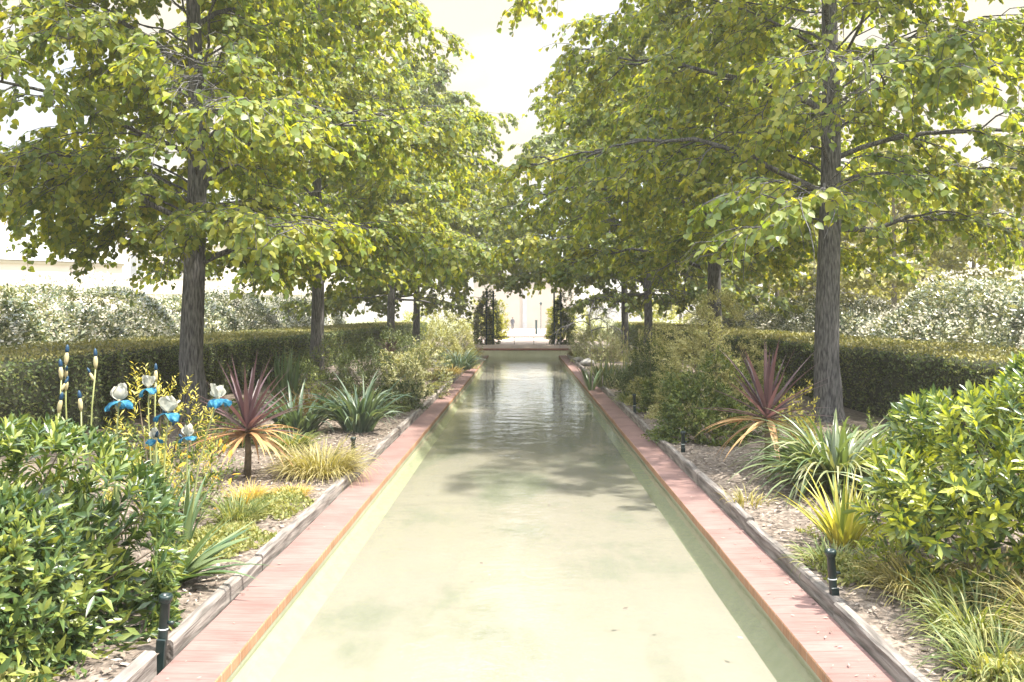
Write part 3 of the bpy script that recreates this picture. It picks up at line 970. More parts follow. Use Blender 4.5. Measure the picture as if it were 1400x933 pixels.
clipped_hedge(-7.7, -5.30, 4.2, 44, .94, 'low flat-topped clipped hedge behind the irises and cordyline', 1)
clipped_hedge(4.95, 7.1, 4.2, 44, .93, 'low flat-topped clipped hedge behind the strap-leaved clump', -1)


# ------------------------------------------------------------------ shrubs
def shell_points(n, rx, ry, h, lump=.14, seed=0, zmin=0.0, flat=.9):
    """points and outward directions on a lumpy dome of radius rx, ry and height h"""
    r_ = np.random.default_rng(seed)
    u = r_.random(n) * 2 * pi
    cz = r_.random(n) * (1 - zmin) + zmin
    s = np.sqrt(np.maximum(0, 1 - cz ** 2)) ** flat
    d = np.stack([np.cos(u) * s, np.sin(u) * s, cz], -1)
    ph = r_.random(12) * 6.28
    lum = 1 + lump * (np.sin(d[:, 0] * 4.1 + ph[0]) * np.sin(d[:, 1] * 4.6 + ph[1]) + .7 * np.sin(d[:, 2] * 6 + ph[2] + d[:, 0] * 5) + .5 * np.sin(d[:, 1] * 9 + ph[3]) * np.cos(d[:, 0] * 8 + ph[4]))
    p = d * np.array([rx, ry, h]) * lum[:, None]
    out = nrm(d / np.array([rx, ry, h]))
    return p, out


def rosette_shrub(name, loc, rx, ry, h, shoots, per, leafL, wid, mat, label, cat, seed, base=0.0, inner=1.0, lump=.14, spread=.75, group=None, upright=.25, layers=(1.0,), stems=24, kind='lance', skirt=.12, boxy=.8):
    r_ = np.random.default_rng(seed)
    e = tag(empty(name, loc), label, cat, group)
    g = Geo()
    p, out = shell_points(shoots, rx, ry, h - base, lump, seed, zmin=-.35 if base > .15 else -skirt)
    dep = 1 - .30 * r_.random(shoots) ** 2.2
    p = p * dep[:, None]
    hh = h - base
    p[:, 2] = np.sign(p[:, 2]) * hh * np.abs(p[:, 2] / hh) ** boxy
    p[:, 2] = np.maximum(p[:, 2] + base, .03)
    ax = nrm(out * (1 - upright) + np.array([0, 0, upright]) + r_.normal(0, .22, p.shape))
    ref = nrm(np.cross(ax, r_.normal(0, 1, p.shape)))
    rf2 = np.cross(ax, ref)
    PP, DD, NN, LL = [], [], [], []
    for k in range(per):
        a = k * 2.39996 + r_.random(shoots) * .5
        rad = ref * np.cos(a)[:, None] + rf2 * np.sin(a)[:, None]
        op = spread * (1 - .6 * k / per)
        d = nrm(rad * op + ax * (1 - op * .75) + r_.normal(0, .12, p.shape))
        PP.append(p - ax * (leafL * .9) * (1 - k / per)[None] if False else p - ax * leafL * .9 * (1 - k / per))
        DD.append(d); NN.append(nrm(ax - rad * .3 + r_.normal(0, .15, p.shape)))
        LL.append(leafL * (.75 + .4 * r_.random(shoots)) * (1 - .35 * k / per))
    g.leaves(np.concatenate(PP), np.concatenate(DD), np.concatenate(NN), np.concatenate(LL), wid, kind, curl=.14)
    ni = int(shoots * per * .55 * inner)
    if ni:
        pi_, oi = shell_points(ni, rx, ry, h - base, lump, seed, zmin=-.2)
        pi_ = pi_ * (.40 + .46 * r_.random(ni))[:, None]
        pi_[:, 2] *= .9
        pi_[:, 2] = np.maximum(pi_[:, 2] + base, .02)
        g.leaves(pi_, oi + r_.normal(0, .7, pi_.shape), oi + r_.normal(0, .6, pi_.shape), leafL * (.8 + .4 * r_.random(ni)), wid, 'oval')
    g.obj('foliage', mat, e)
    g = Geo()
    for k in range(stems):
        i = r_.integers(0, shoots)
        tip = p[i] * .92
        b = np.array([tip[0] * .12, tip[1] * .12, 0])
        m1 = b * .4 + tip * .6 + np.array([0, 0, -.06 * h])
        g.tube([b, (b + m1) / 2 + np.array([0, 0, .04]), m1, tip], [.011, .008, .006, .0025], 5, cap=False)
    g.obj('stem', M['stem'], e)
    return e


def spray_shrub(name, loc, rx, ry, h, shoots, per, leafL, wid, mat, label, cat, seed, shootL=.22, group=None, lump=.2, upright=.35, stems=14, inner=.5):
    """fine-leaved shrub: short shoots with leaves along them"""
    r_ = np.random.default_rng(seed)
    e = tag(empty(name, loc), label, cat, group)
    g = Geo()
    p, out = shell_points(shoots, rx, ry, h, lump, seed, zmin=-.08)
    p *= (1 - .45 * r_.random(shoots) ** 1.6)[:, None]
    p[:, 2] = np.maximum(p[:, 2], .03)
    ax = nrm(out * (1 - upright) + np.array([0, 0, upright]) + r_.normal(0, .3, p.shape))
    PP, DD, NN, LL = [], [], [], []
    for k in range(per):
        t = (k + .5) / per
        rad = nrm(np.cross(ax, r_.normal(0, 1, p.shape)))
        PP.append(p + ax * shootL * (t - .6) + np.array([0, 0, -.15 * shootL]) * t ** 2)
        DD.append(nrm(rad * .8 + ax * .7)); NN.append(nrm(ax * .5 + np.array([0, 0, .6]) + r_.normal(0, .4, p.shape)))
        LL.append(leafL * (.7 + .5 * r_.random(shoots)) * (1.1 - .4 * t))
    g.leaves(np.concatenate(PP), np.concatenate(DD), np.concatenate(NN), np.concatenate(LL), wid, 'oval', curl=.1)
    g.obj('foliage', mat, e)
    g = Geo()
    for k in range(stems):
        i = r_.integers(0, shoots)
        tip = p[i]
        b = np.array([tip[0] * .15, tip[1] * .15, 0])
        g.tube([b, b * .5 + tip * .5 + np.array([0, 0, -.04 * h]), tip], [.009, .006, .002], 5, cap=False)
    g.obj('stem', M['stem'], e)
    return e


# big glossy shrub by the irises, and the sunlit one across the pool
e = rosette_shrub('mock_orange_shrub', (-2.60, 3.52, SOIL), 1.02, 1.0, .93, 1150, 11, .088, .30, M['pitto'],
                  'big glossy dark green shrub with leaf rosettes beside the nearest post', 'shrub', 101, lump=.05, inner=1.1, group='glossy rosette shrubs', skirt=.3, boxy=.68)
g = Geo()
for c in [(.34, -.72, .74), (.05, -.45, 1.0)]:
    n = 16
    d = nrm(rng.normal(0, 1, (n, 3)) + np.array([0, -.4, .9]))
    g.leaves(np.tile(c, (n, 1)), d, rng.normal(0, 1, (n, 3)), .035, .7, 'oval')
g.obj('blossom_and_glint', M['petal_white'], e)
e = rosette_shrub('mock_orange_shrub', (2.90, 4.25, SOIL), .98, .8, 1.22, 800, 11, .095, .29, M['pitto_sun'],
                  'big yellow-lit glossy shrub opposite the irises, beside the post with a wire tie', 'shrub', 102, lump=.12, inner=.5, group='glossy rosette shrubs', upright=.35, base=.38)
# lower side branch of that shrub, reaching towards the pool
g = Geo()
r_ = np.random.default_rng(5)
n = 85
p, out = shell_points(n, .42, .40, .30, .15, 55, zmin=-.5)
p += np.array([-.72, -.12, .50])
ax = nrm(out * .7 + np.array([0, 0, .35]) + r_.normal(0, .2, p.shape))
ref = nrm(np.cross(ax, r_.normal(0, 1, p.shape))); rf2 = np.cross(ax, ref)
for k in range(9):
    a = k * 2.4
    rad = ref * cos(a) + rf2 * sin(a)
    op = .8 * (1 - .6 * k / 9)
    g.leaves(p - ax * .09 * (1 - k / 9), nrm(rad * op + ax * (1 - op * .75)), ax - rad * .3, .10 * (.8 + .4 * r_.random(n)) * (1 - .3 * k / 9), .30, 'lance', curl=.14)
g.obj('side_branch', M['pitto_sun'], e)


# laurel mounds beyond the clipped hedges
def laurel(loc, rx, ry, h, label, seed, shoots=900, L=.13):
    e = rosette_shrub('laurel_hedge', loc, rx, ry, h, shoots, 8, L, .36, M['laurel'], label, 'hedge', seed,
                      lump=.07, inner=.35, spread=.95, group='loose laurel hedges behind the clipped hedges', stems=6, upright=.3, boxy=.66)
    g = Geo()
    n = int(shoots * 1.3)
    p, out = shell_points(n, rx * 1.02, ry * 1.02, h * 1.02, .07, seed, zmin=.35)
    g.leaves(p, nrm(out + rng.normal(0, .6, p.shape)), nrm(out + rng.normal(0, .5, p.shape)), .05 + .05 * rng.random(n), .6, 'oval')
    g.obj('blossom_and_glint', M['laurel_white'], e)  # pale flecks on the upper dome: blossom plus painted glints of glossy leaves
    return e


for k, (x, y, rx, ry, h, lb) in enumerate([
        (-10.4, 12.5, 2.2, 3.6, 2.22, 'bright laurel hedge mound nearest the camera behind the irises'),
        (-10.6, 18.5, 2.3, 4.0, 2.2, 'bright laurel hedge mound behind the second linden of the iris side'),
        (-10.4, 25.5, 2.4, 4.6, 2.2, 'laurel hedge mound seen left of the dark linden trunk'),
        (-10.2, 34, 2.5, 5.5, 2.2, 'small far laurel hedge mound on the iris side'),
        (10.0, 12.0, 2.0, 3.4, 1.85, 'laurel mound at the frame edge behind the yellow-lit shrub'),
        (10.2, 17.6, 2.3, 3.7, 2.25, 'tall pale laurel mound beside the thick linden trunk, opposite the irises'),
        (10.0, 25.5, 2.2, 4.6, 2.1, 'laurel mound behind the thick linden trunk'),
        (9.4, 35, 2.2, 5.0, 2.15, 'small far laurel mound beside the linden by the iris spikes')]):
    laurel((x, y, SOIL), rx, ry, h, lb, 200 + k, shoots=1900 if y < 20 else 1400, L=.17 if y < 20 else .20)

# yellow foliage far off on both sides
for k, (px, Y, r, h, lb) in enumerate([(585, 42, 1.6, 2.3, 'bright yellow shrub far behind the iris-side row'),
                                       (655, 44, 1.0, 2.0, 'bright yellow shrub behind the trellis'),
                                       (905, 46, 1.5, 2.6, 'bright yellow shrub far behind the clipped hedge'),
                                       (800, 43, 1.2, 2.2, 'bright yellow shrub far beyond the cream mound')]):
    spray_shrub('yellow_shrub', P(px, Y=Y, z=SOIL), r, r, h, 420, 6, .12, .5, M['yellow_far'], lb, 'shrub', 300 + k, .35, group='far yellow shrubs')

# planted bed, iris side
spray_shrub('yellow_leaved_shrub', (-2.88, 6.3, SOIL), .45, .45, 1.0, 170, 12, .055, .27, M['yellow_shrub'], 'slender shrub with yellow-edged leaves between the irises and the linden', 'shrub', 401, .26, upright=.75, stems=22)
e = spray_shrub('orange_leaved_shrub', (-2.38, 5.75, SOIL), .34, .3, .55, 100, 10, .055, .34, M['mid_shrub'], 'low leafy plant with some orange leaves under the irises', 'shrub', 402, .2, upright=.5)
g = Geo()
p, out = shell_points(34, .36, .32, .58, .1, 77, zmin=.1)
g.leaves(p, out + rng.normal(0, .5, p.shape), rng.normal(0, 1, p.shape) + np.array([0, -.5, .8]), .07, .42, 'lance')
g.obj('autumn_foliage', M['orange_leaf'], e)
spray_shrub('dark_shrub', (-2.75, 14.6, SOIL), .75, .7, 1.15, 800, 15, .055, .34, M['dark_shrub'], 'dark upright fine-leaved shrub beside the white-edged shrub', 'shrub', 403, .3, upright=.7)
spray_shrub('white_edged_shrub', (-2.0, 14.1, SOIL), .56, .55, .92, 560, 12, .062, .42, M['cream_shrub'], 'rounded shrub with white-edged leaves at the timber edging', 'shrub', 404, .22)
spray_shrub('low_dark_plant', (-1.88, 12.1, SOIL), .40, .5, .45, 300, 11, .055, .45, M['dark_shrub'], 'low dark leafy plant spilling towards the boards', 'plant', 405, .18)
spray_shrub('pyramid_shrub', (-2.1, 21.8, SOIL), .85, .8, 1.6, 900, 13, .06, .38, M['olive_shrub'], 'pyramid-shaped yellowish shrub tapering to a tip', 'shrub', 406, .3, upright=.6, lump=.12)
spray_shrub('feathery_plant', (-2.1, 25.6, SOIL), .7, .8, 1.0, 320, 10, .09, .25, M['cream_shrub'], 'cream feathery plant by the end wall on the iris side', 'plant', 407, .35, upright=.6)
spray_shrub('bank_shrub', (-3.5, 22.5, SOIL), .8, 1.2, 1.05, 360, 10, .07, .4, M['dark_shrub'], 'dark shrub between the pyramid shrub and the clipped hedge', 'shrub', 408, .3)
spray_shrub('low_green_plant', (-3.25, 8.9, SOIL), .55, .5, .42, 200, 10, .055, .4, M['mid_shrub'], 'low green plant behind the purple cordyline', 'plant', 409, .2)
# planted bed opposite
spray_shrub('olive_shrub', (2.52, 11.0, SOIL), .80, .68, 1.68, 1450, 16, .050, .34, M['pale_olive'], 'tall rounded olive-yellow shrub beside the cordyline opposite the irises', 'shrub', 421, .24, upright=.1, lump=.16)
spray_shrub('green_shrub', (2.10, 9.2, SOIL), .66, .58, .90, 950, 14, .050, .45, M['mid_shrub'], 'rounded green shrub overhanging the boards', 'shrub', 422, .2, lump=.18)
spray_shrub('dark_shrub', (2.15, 13.6, SOIL), .58, .55, .95, 700, 14, .048, .38, M['dark_shrub'], 'dark rounded shrub between the iris spikes and the green shrub', 'shrub', 423, .22)
spray_shrub('small_leafy_shrub', (1.98, 11.8, SOIL), .30, .3, .55, 200, 11, .06, .5, M['mid_shrub'], 'small bright leafy shrub behind the slim post', 'shrub', 424, .16)
spray_shrub('pale_low_plant', (1.80, 15.6, SOIL), .26, .4, .36, 130, 9, .05, .45, M['cream_shrub'], 'pale low plant leaning over the coping', 'plant', 425, .16)
spray_shrub('feathery_mound', (2.35, 24.6, SOIL), .98, 1.3, 1.45, 950, 13, .08, .28, M['cream_shrub'], 'big cream feathery mound near the end wall opposite the irises', 'shrub', 426, .32, upright=.4)
spray_shrub('bank_shrub', (3.3, 20.5, SOIL), .8, 1.2, 1.0, 360, 10, .07, .4, M['olive_shrub'], 'olive shrub in front of the linden by the iris spikes', 'shrub', 427, .3)
spray_shrub('low_bank_plant', (3.6, 8.2, SOIL), .55, .6, .35, 160, 9, .06, .4, M['mid_shrub'], 'low green plant between the linden trunk and the cordyline', 'plant', 428, .18)
spray_shrub('small_leafy_shrub', (1.86, 12.75, SOIL), .26, .4, .42, 170, 10, .06, .5, M['olive_shrub'], 'low olive plant at the boards between the slim post and the iris spikes', 'plant', 430, .16)
spray_shrub('bank_shrub', (3.5, 12.6, SOIL), .75, .9, .85, 420, 11, .06, .4, M['mid_shrub'], 'green shrub against the clipped hedge behind the olive shrub', 'shrub', 431, .25)
spray_shrub('bank_shrub', (2.9, 17.0, SOIL), .6, .9, .8, 360, 11, .06, .4, M['mid_shrub'], 'green shrub behind the pale iris spikes', 'shrub', 432, .25)
spray_shrub('bank_shrub', (-3.9, 15.0, SOIL), .6, .9, .75, 320, 11, .06, .4, M['mid_shrub'], 'green shrub at the foot of the clipped hedge behind the dark fine shrub', 'shrub', 433, .25)
spray_shrub('low_green_plant', (-2.35, 11.2, SOIL), .45, .5, .40, 200, 10, .06, .4, M['mid_shrub'], 'low green plant behind the tall blue-green clump', 'plant', 434, .18)
spray_shrub('low_green_plant', (-3.6, 7.6, SOIL), .5, .5, .45, 180, 10, .06, .4, M['mid_shrub'], 'low green plant at the foot of the thick linden trunk near the irises', 'plant', 435, .2)
spray_shrub('yellow_tip_plant', (3.05, 9.0, SOIL), .3, .3, .62, 90, 10, .06, .35, M['yellow_shrub'], 'thin plant with yellow tips beside the cordyline', 'plant', 429, .2, upright=.7)


# ------------------------------------------------------------------ strap-leaved plants and grasses
def blade_clump(name, loc, n, L, w, mat, label, cat, r0=.06, el=(55, 88), bend=(40, 110), seg=7, fold=True, group=None, part='leaf_tuft', seed=0, belly=.25, azr=None, parent=None):
    r_ = np.random.default_rng(seed)
    g = Geo()
    a = r_.random(n) * 2 * pi if azr is None else r_.uniform(azr[0], azr[1], n)
    rr = r0 * np.sqrt(r_.random(n))
    base = np.stack([np.cos(a) * rr, np.sin(a) * rr, np.zeros(n)], -1)
    e0 = np.radians(r_.uniform(el[0], el[1], n))
    b = np.radians(r_.uniform(bend[0], bend[1], n))
    Ls = L * (.6 + .45 * r_.random(n))
    g.blades(base, a + r_.normal(0, .35, n), e0, b, Ls, w * (.75 + .5 * r_.random(n)), seg, fold, belly=belly, twist=r_.normal(0, .35, n))
    if parent is not None:
        return g.obj(part, mat, parent)
    o = g.obj(name, mat, loc=loc)
    tag(o, label, cat, group)
    return o


def cordyline(loc, h0, Lu, nu, no_, label, seed, w=.036, trunk_r=.028):
    r_ = np.random.default_rng(seed)
    e = tag(empty('cordyline', loc), label, 'plant', 'purple spiky cordylines')
    g = Geo()
    g.tube([(0, 0, -.03), (.01, 0, h0 * .5), (0, 0, h0 + .04)], [trunk_r * 1.2, trunk_r, trunk_r * .8], 10)
    g.obj('stem', M['stem'], e)
    g = Geo()
    a = np.arange(nu) * 2.39996
    k = np.linspace(0, 1, nu)
    base = np.stack([.012 * np.cos(a), .012 * np.sin(a), h0 - .02 + .07 * k], -1)
    g.blades(base, a + r_.normal(0, .15, nu), np.radians(8 + 76 * k ** .8 + r_.normal(0, 5, nu)), np.radians(18 - 8 * k + r_.normal(0, 6, nu)), Lu * (.82 + .3 * r_.random(nu)), w * (.85 + .3 * r_.random(nu)), 7, True, belly=.35)
    g.obj('upper_leaf_rosette', M['cord_purple'], e)
    g = Geo()
    a = r_.random(no_) * 2 * pi
    base = np.stack([.015 * np.cos(a), .015 * np.sin(a), h0 - .06 * r_.random(no_)], -1)
    g.blades(base, a, np.radians(r_.uniform(-25, 16, no_)), np.radians(r_.uniform(25, 62, no_)), Lu * (.75 + .3 * r_.random(no_)), w * .85, 7, True, belly=.3)
    g.obj('drooping_dry_leaf', M['cord_orange'], e)
    return e


cordyline((-2.44, 7.1, SOIL), .42, .62, 34, 40, 'purple cordyline with orange lower leaves beside the irises', 501)
cordyline((2.22, 7.35, SOIL), .50, .72, 34, 22, 'purple cordyline with drooping orange leaves beside the big strap-leaved clump', 502)
cordyline((-2.85, 17.2, SOIL), .6, .45, 30, 14, 'small far purple cordyline in front of a linden trunk', 503)

STR = 'strap-leaved clumps in the beds'
blade_clump('strap_leaf_clump', (2.58, 6.6, SOIL), 420, .92, .030, M['strap_pale'], 'large pale strap-leaved clump at the foot of the thick linden trunk', 'plant', .20, (35, 86), (60, 140), 9, group=STR, seed=511)
blade_clump('strap_leaf_clump', (-2.02, 9.9, SOIL), 120, .86, .036, M['strap_blue'], 'tall blue-green strap-leaved clump arching over the boards', 'plant', .18, (50, 86), (40, 110), 8, group=STR, seed=512)
blade_clump('strap_leaf_clump', (-2.75, 9.8, SOIL), 110, .72, .036, M['strap_blue'], 'lower blue-green strap-leaved clump behind the golden sedge', 'plant', .22, (45, 85), (40, 110), 8, group=STR, seed=513)
blade_clump('strap_leaf_clump', (-3.65, 12.3, SOIL), 36, 1.0, .05, M['strap_green'], 'dark upright sword-leaved clump against the shaded hedge', 'plant', .2, (72, 90), (2, 22), 6, group=STR, seed=514)
blade_clump('strap_leaf_clump', (-1.88, 4.28, SOIL), 20, .52, .045, M['strap_green'], 'wide dark strap leaves poking out of the big glossy shrub', 'plant', .06, (22, 60), (10, 45), 7, group=STR, seed=515, azr=(-.6, .75))
blade_clump('strap_leaf_clump', (-1.62, 20.6, SOIL), 220, .85, .022, M['strap_blue'], 'dark green grassy clump before the pyramid shrub', 'plant', .25, (35, 85), (40, 110), 7, group=STR, seed=516)
blade_clump('strap_leaf_clump', (2.72, 5.45, SOIL), 70, .70, .034, M['strap_pale'], 'pale strap leaves behind the yellow-lit shrub', 'plant', .2, (45, 85), (30, 90), 7, group=STR, seed=517)
blade_clump('strap_leaf_clump', (-2.6, 18.5, SOIL), 60, .9, .035, M['strap_pale'], 'pale upright leaves between the cordyline and the pyramid shrub', 'plant', .25, (60, 88), (10, 60), 6, group=STR, seed=518)
blade_clump('yellow_striped_clump', (1.98, 4.98, SOIL), 70, .50, .022, M['yellow_strap'], 'small yellow-striped sword-leaved clump beside the mulch', 'plant', .07, (48, 86), (8, 45), 6, group=None, seed=519)

SED = 'sedge and grass tufts in the beds'
blade_clump('sedge_tuft', (-1.84, 7.25, SOIL), 900, .44, .0075, M['gold_grass'], 'golden sedge mound beside the cordyline and the dark post', 'grass', .30, (35, 88), (60, 160), 6, False, SED, seed=531)
blade_clump('sedge_tuft', (-1.98, 5.55, SOIL), 260, .30, .006, M['green_grass'], 'green sedge tuft in front of the dry orange one', 'grass', .11, (45, 88), (30, 110), 5, False, SED, seed=532)
blade_clump('sedge_tuft', (-2.10, 6.15, SOIL), 260, .20, .006, M['dry_grass'], 'dry orange grass tuft behind the green one', 'grass', .12, (45, 88), (30, 90), 5, False, SED, seed=533)
blade_clump('sedge_tuft', (-1.82, 6.35, SOIL), 190, .14, .006, M['dry_grass'], 'small flat orange grass tuft near the boards', 'grass', .11, (35, 80), (30, 90), 4, False, SED, seed=534)
blade_clump('sedge_tuft', (-3.05, 11.6, SOIL), 420, .60, .009, M['bronze_grass'], 'bronze sedge mound before the shaded hedge', 'grass', .38, (45, 88), (50, 140), 6, False, SED, seed=535)
blade_clump('sedge_tuft', (-1.85, 17.6, SOIL), 420, .42, .010, M['gold_grass'], 'golden sedge tuft beside the far small post', 'grass', .32, (35, 88), (50, 130), 5, False, SED, seed=536)
blade_clump('sedge_tuft', (-1.75, 19.2, SOIL), 260, .30, .010, M['dry_grass'], 'small orange tuft by the far boards', 'grass', .25, (35, 88), (50, 130), 5, False, SED, seed=537)
for k, (x, y, n, L, mt, lb) in enumerate([
        (-2.45, 8.5, 320, .34, 'green_grass', 'green sedge tuft between the golden mound and the blue-green clumps'),
        (2.02, 4.15, 380, .34, 'gold_grass', 'golden sedge tuft right behind the post with the wire tie'),
        (2.36, 4.02, 420, .42, 'gold_grass', 'golden sedge tuft under the yellow-lit shrub'),
        (2.02, 3.62, 360, .34, 'green_grass', 'green sedge tuft against the nearest board'),
        (2.42, 3.52, 460, .46, 'gold_grass', 'arching golden sedge below the dark lower shrub leaves'),
        (1.90, 3.22, 300, .30, 'green_grass', 'green sedge tuft at the very bottom by the board'),
        (2.30, 3.12, 360, .44, 'gold_grass', 'straw-coloured sedge in the bottom corner'),
        (1.78, 4.62, 200, .22, 'green_grass', 'short green grass spilling beside the post with the wire tie'),
        (1.70, 6.1, 70, .18, 'gold_grass', 'small straw tuft at the board before the strap clump'),
        (1.72, 13.0, 160, .30, 'green_grass', 'small green tuft leaning on the boards'),
        (1.85, 19.0, 240, .45, 'gold_grass', 'golden tuft beside the far boards opposite the irises'),
        (1.75, 27.2, 240, .40, 'gold_grass', 'golden tuft at the corner of the end wall'),
        (-1.72, 27.4, 260, .45, 'dry_grass', 'yellow tuft at the corner of the end wall on the iris side')]):
    blade_clump('sedge_tuft', (x, y, SOIL), n, L, .0075 if y < 8 else .012, M[mt], lb, 'grass', .16, (35, 88), (50, 150), 6, False, SED, seed=550 + k)

# yellow-green mat plants
def mat_plant(loc, rx, ry, n, label, seed, mt='moss', h=.07):
    r_ = np.random.default_rng(seed)
    g = Geo()
    a = r_.random(n) * 2 * pi
    rr = np.sqrt(r_.random(n)) * (1 + .22 * np.sin(a * 3 + seed) + .12 * np.sin(a * 7))
    hh = h * np.clip(1.05 - rr ** 2, .1, 1)
    p = np.stack([rx * rr * np.cos(a), ry * rr * np.sin(a), hh * r_.random(n) ** .4], -1)
    g.leaves(p, r_.normal(0, .7, p.shape) + np.array([0, 0, .7]), r_.normal(0, .5, p.shape) + np.array([0, 0, 1]), .018 + .022 * r_.random(n), .5, 'oval')
    tag(g.obj('ground_cover', M[mt], loc=loc), label, 'ground cover', kind='stuff')


mat_plant((-1.93, 5.0, SOIL), .27, .52, 5200, 'yellow-green mat plant beside the boards on the iris side', 1)
mat_plant((-1.86, 6.0, SOIL), .22, .55, 3000, 'sparser yellow mat plant farther along the boards', 2)
mat_plant((1.80, 4.5, SOIL), .16, .3, 1400, 'yellow-green mat plant behind the nearest post opposite the irises', 3)
mat_plant((2.15, 5.3, SOIL), .3, .25, 900, 'thin mat of yellow-green leaves by the striped clump', 4)
mat_plant((1.95, 2.95, SOIL), .28, .4, 2200, 'green mat plant in the bottom corner', 5, h=.12)
mat_plant((-1.75, 15.9, SOIL), .14, .8, 900, 'straw-coloured mat by the far boards', 6)
mat_plant((-2.0, 2.85, SOIL), .26, .4, 1800, 'low green mat under the big glossy shrub', 7, h=.1)


# ------------------------------------------------------------------ irises
def petal(g, c, az, el, L, w, bend, cup, mat_i=0, ruffle=.06, n=7, m=6, seed=0):
    r_ = np.random.default_rng(seed)
    ph = r_.random() * 6
    rows = []
    p = np.array(c, float)
    e_ = el
    st = L / n
    for k in range(n + 1):
        t = k / n
        hw = w * (.18 + .82 * sin(min(1, t * .9 + .08) * pi) ** .8) if t < .98 else w * .3
        e_k = el - bend * t
        d = np.array([cos(az) * cos(e_k), sin(az) * cos(e_k), sin(e_k)])
        up = np.array([-cos(az) * sin(e_k), -sin(az) * sin(e_k), cos(e_k)])
        sx = np.array([-sin(az), cos(az), 0])
        for j in range(m + 1):
            s = j / m * 2 - 1
            rf = ruffle * L * t * sin(s * 7 + ph + t * 5) * abs(s)
            rows.append(p + sx * s * hw + up * (cup * hw * (s ** 2) + rf))
        p = p + d * st
    q = [(k * (m + 1) + j, k * (m + 1) + j + 1, (k + 1) * (m + 1) + j + 1, (k + 1) * (m + 1) + j) for k in range(n) for j in range(m)]
    g.add(rows, q, m=mat_i)


def iris(loc, top, label, seed, size=1.0, buds=1, bloom=True, nl=5, double=False):
    r_ = np.random.default_rng(seed)
    e = tag(empty('iris', loc), label, 'flower', 'tall blue and white irises')
    size *= .88
    top = np.array(top, float)
    mid_ = np.array([top[0] * .4, top[1] * .4, top[2] * .55])
    path = np.array([(0, 0, -.03), mid_ * .5 + np.array([.004, 0, 0]), mid_, (mid_ + top) / 2 + np.array([-.006, 0, 0]), top])
    g = Geo(); g.tube(path, [.0075, .0065, .0055, .0048, .004], 8)
    g.obj('stem', M['iris_stem'], e)
    g = Geo()
    a = r_.random(nl) * 2 * pi
    g.blades(np.stack([.02 * np.cos(a), .02 * np.sin(a), np.zeros(nl)], -1), a, np.radians(r_.uniform(66, 86, nl)), np.radians(r_.uniform(5, 40, nl)), r_.uniform(.35, .55, nl), .032, 6, True, belly=.3)
    g.obj('sword_leaf', M['strap_green'], e)

    def make_bud(c, d, s):
        g = Geo()
        d = nrm(np.array(d, float))
        g.tube([c, c + d * .02 * s, c + d * .045 * s, c + d * .07 * s], [.004 * s, .010 * s, .011 * s, .005 * s], 8)
        ob = g.obj('bud', M['bud'], e)
        g = Geo()
        c2 = c + d * .062 * s
        g.tube([c2, c2 + d * .012 * s, c2 + d * .03 * s, c2 + d * .042 * s], [.006 * s, .010 * s, .008 * s, .002 * s], 8)
        g.obj('blue_tip', M['bud_blue'], ob)

    for b in range(buds):
        f = [.82, .66, .74][b % 3]
        pt = path[3] * (1 - (f - .5) * 2) + path[4] * ((f - .5) * 2) if f > .5 else path[3]
        make_bud(pt, (r_.normal(0, .5), r_.normal(0, .3), 1), r_.uniform(.8, 1.05))
    if not bloom:
        make_bud(top - np.array([0, 0, .012]), (r_.normal(0, .1), 0, 1), 1.25)
        return e
    s = size
    g = Geo()
    g.tube([top - [0, 0, .035 * s], top - [0, 0, .012 * s], top + [0, 0, .008 * s]], [.007, .013 * s, .010 * s], 8)
    bl = g.obj('bloom', M['bud'], e)
    a0 = r_.random() * 2
    for k in range(3):
        g = Geo(); petal(g, top + [0, 0, .004], a0 + k * 2.0944 + 1.047 + r_.normal(0, .15), R(46 + r_.normal(0, 9)), .108 * s * r_.uniform(.85, 1.12), .053 * s, R(-72 + r_.normal(0, 16)), .30, ruffle=.17, seed=seed + k, n=9, m=8)
        g.obj('upright_petal', M['petal_white'], bl)
    for k in range(3):
        g = Geo(); petal(g, top + [0, 0, -.002], a0 + k * 2.0944 + r_.normal(0, .12), R(4 + r_.normal(0, 9)), .112 * s * r_.uniform(.88, 1.1), .043 * s, R(92 + r_.normal(0, 12)), -.20, ruffle=.19, seed=seed + 9 + k, n=9, m=8)
        g.obj('drooping_petal', M['petal_blue'], bl)
    return e


def iris_at(px, py, Y, label, seed, size=1.0, dx=0.0, **kw):
    t = P(px, Y=Y)
    zt = EYE - (py - PY0) / FPX * Y - SOIL
    return iris((t[0] - dx, Y, SOIL), (dx, 0, zt), label, seed, size, **kw)


iris_at(163, 548, 5.0, 'largest open iris, white over bright blue, above the glossy shrub', 601, 1.12, .03, buds=1)
iris_at(203, 530, 5.5, 'smaller open iris behind and between the two large ones', 602, .9, -.02)
iris_at(231, 564, 4.95, 'open iris with a tall white dome, next to the yellow-leaved shrub', 603, 1.1, .05, buds=2)
iris_at(298, 545, 4.9, 'single leaning iris on a bare stem nearest the linden trunk', 604, 1.02, .20, buds=1)
iris_at(258, 597, 5.15, 'lowest small iris bloom below the leaning one', 605, .85, .02)
iris_at(210, 600, 5.0, 'short drooping blue iris among the stems', 606, .7, -.03)
iris_at(90, 497, 5.0, 'unopened iris with the tallest bud stem at the outer end', 607, 1, -.02, bloom=False, buds=2)
iris_at(84, 517, 4.95, 'unopened iris leaning on the tallest bud stem', 608, 1, .02, bloom=False, buds=1)
iris_at(131, 502, 5.05, 'unopened iris alone between the bud pair and the blooms', 609, 1, .06, bloom=False, buds=1)
iris_at(80, 562, 4.9, 'short unopened iris low at the outer end', 610, 1, 0, bloom=False, buds=0)
iris_at(111, 560, 4.9, 'short unopened iris beside the lone bud stem', 611, 1, -.03, bloom=False, buds=0)
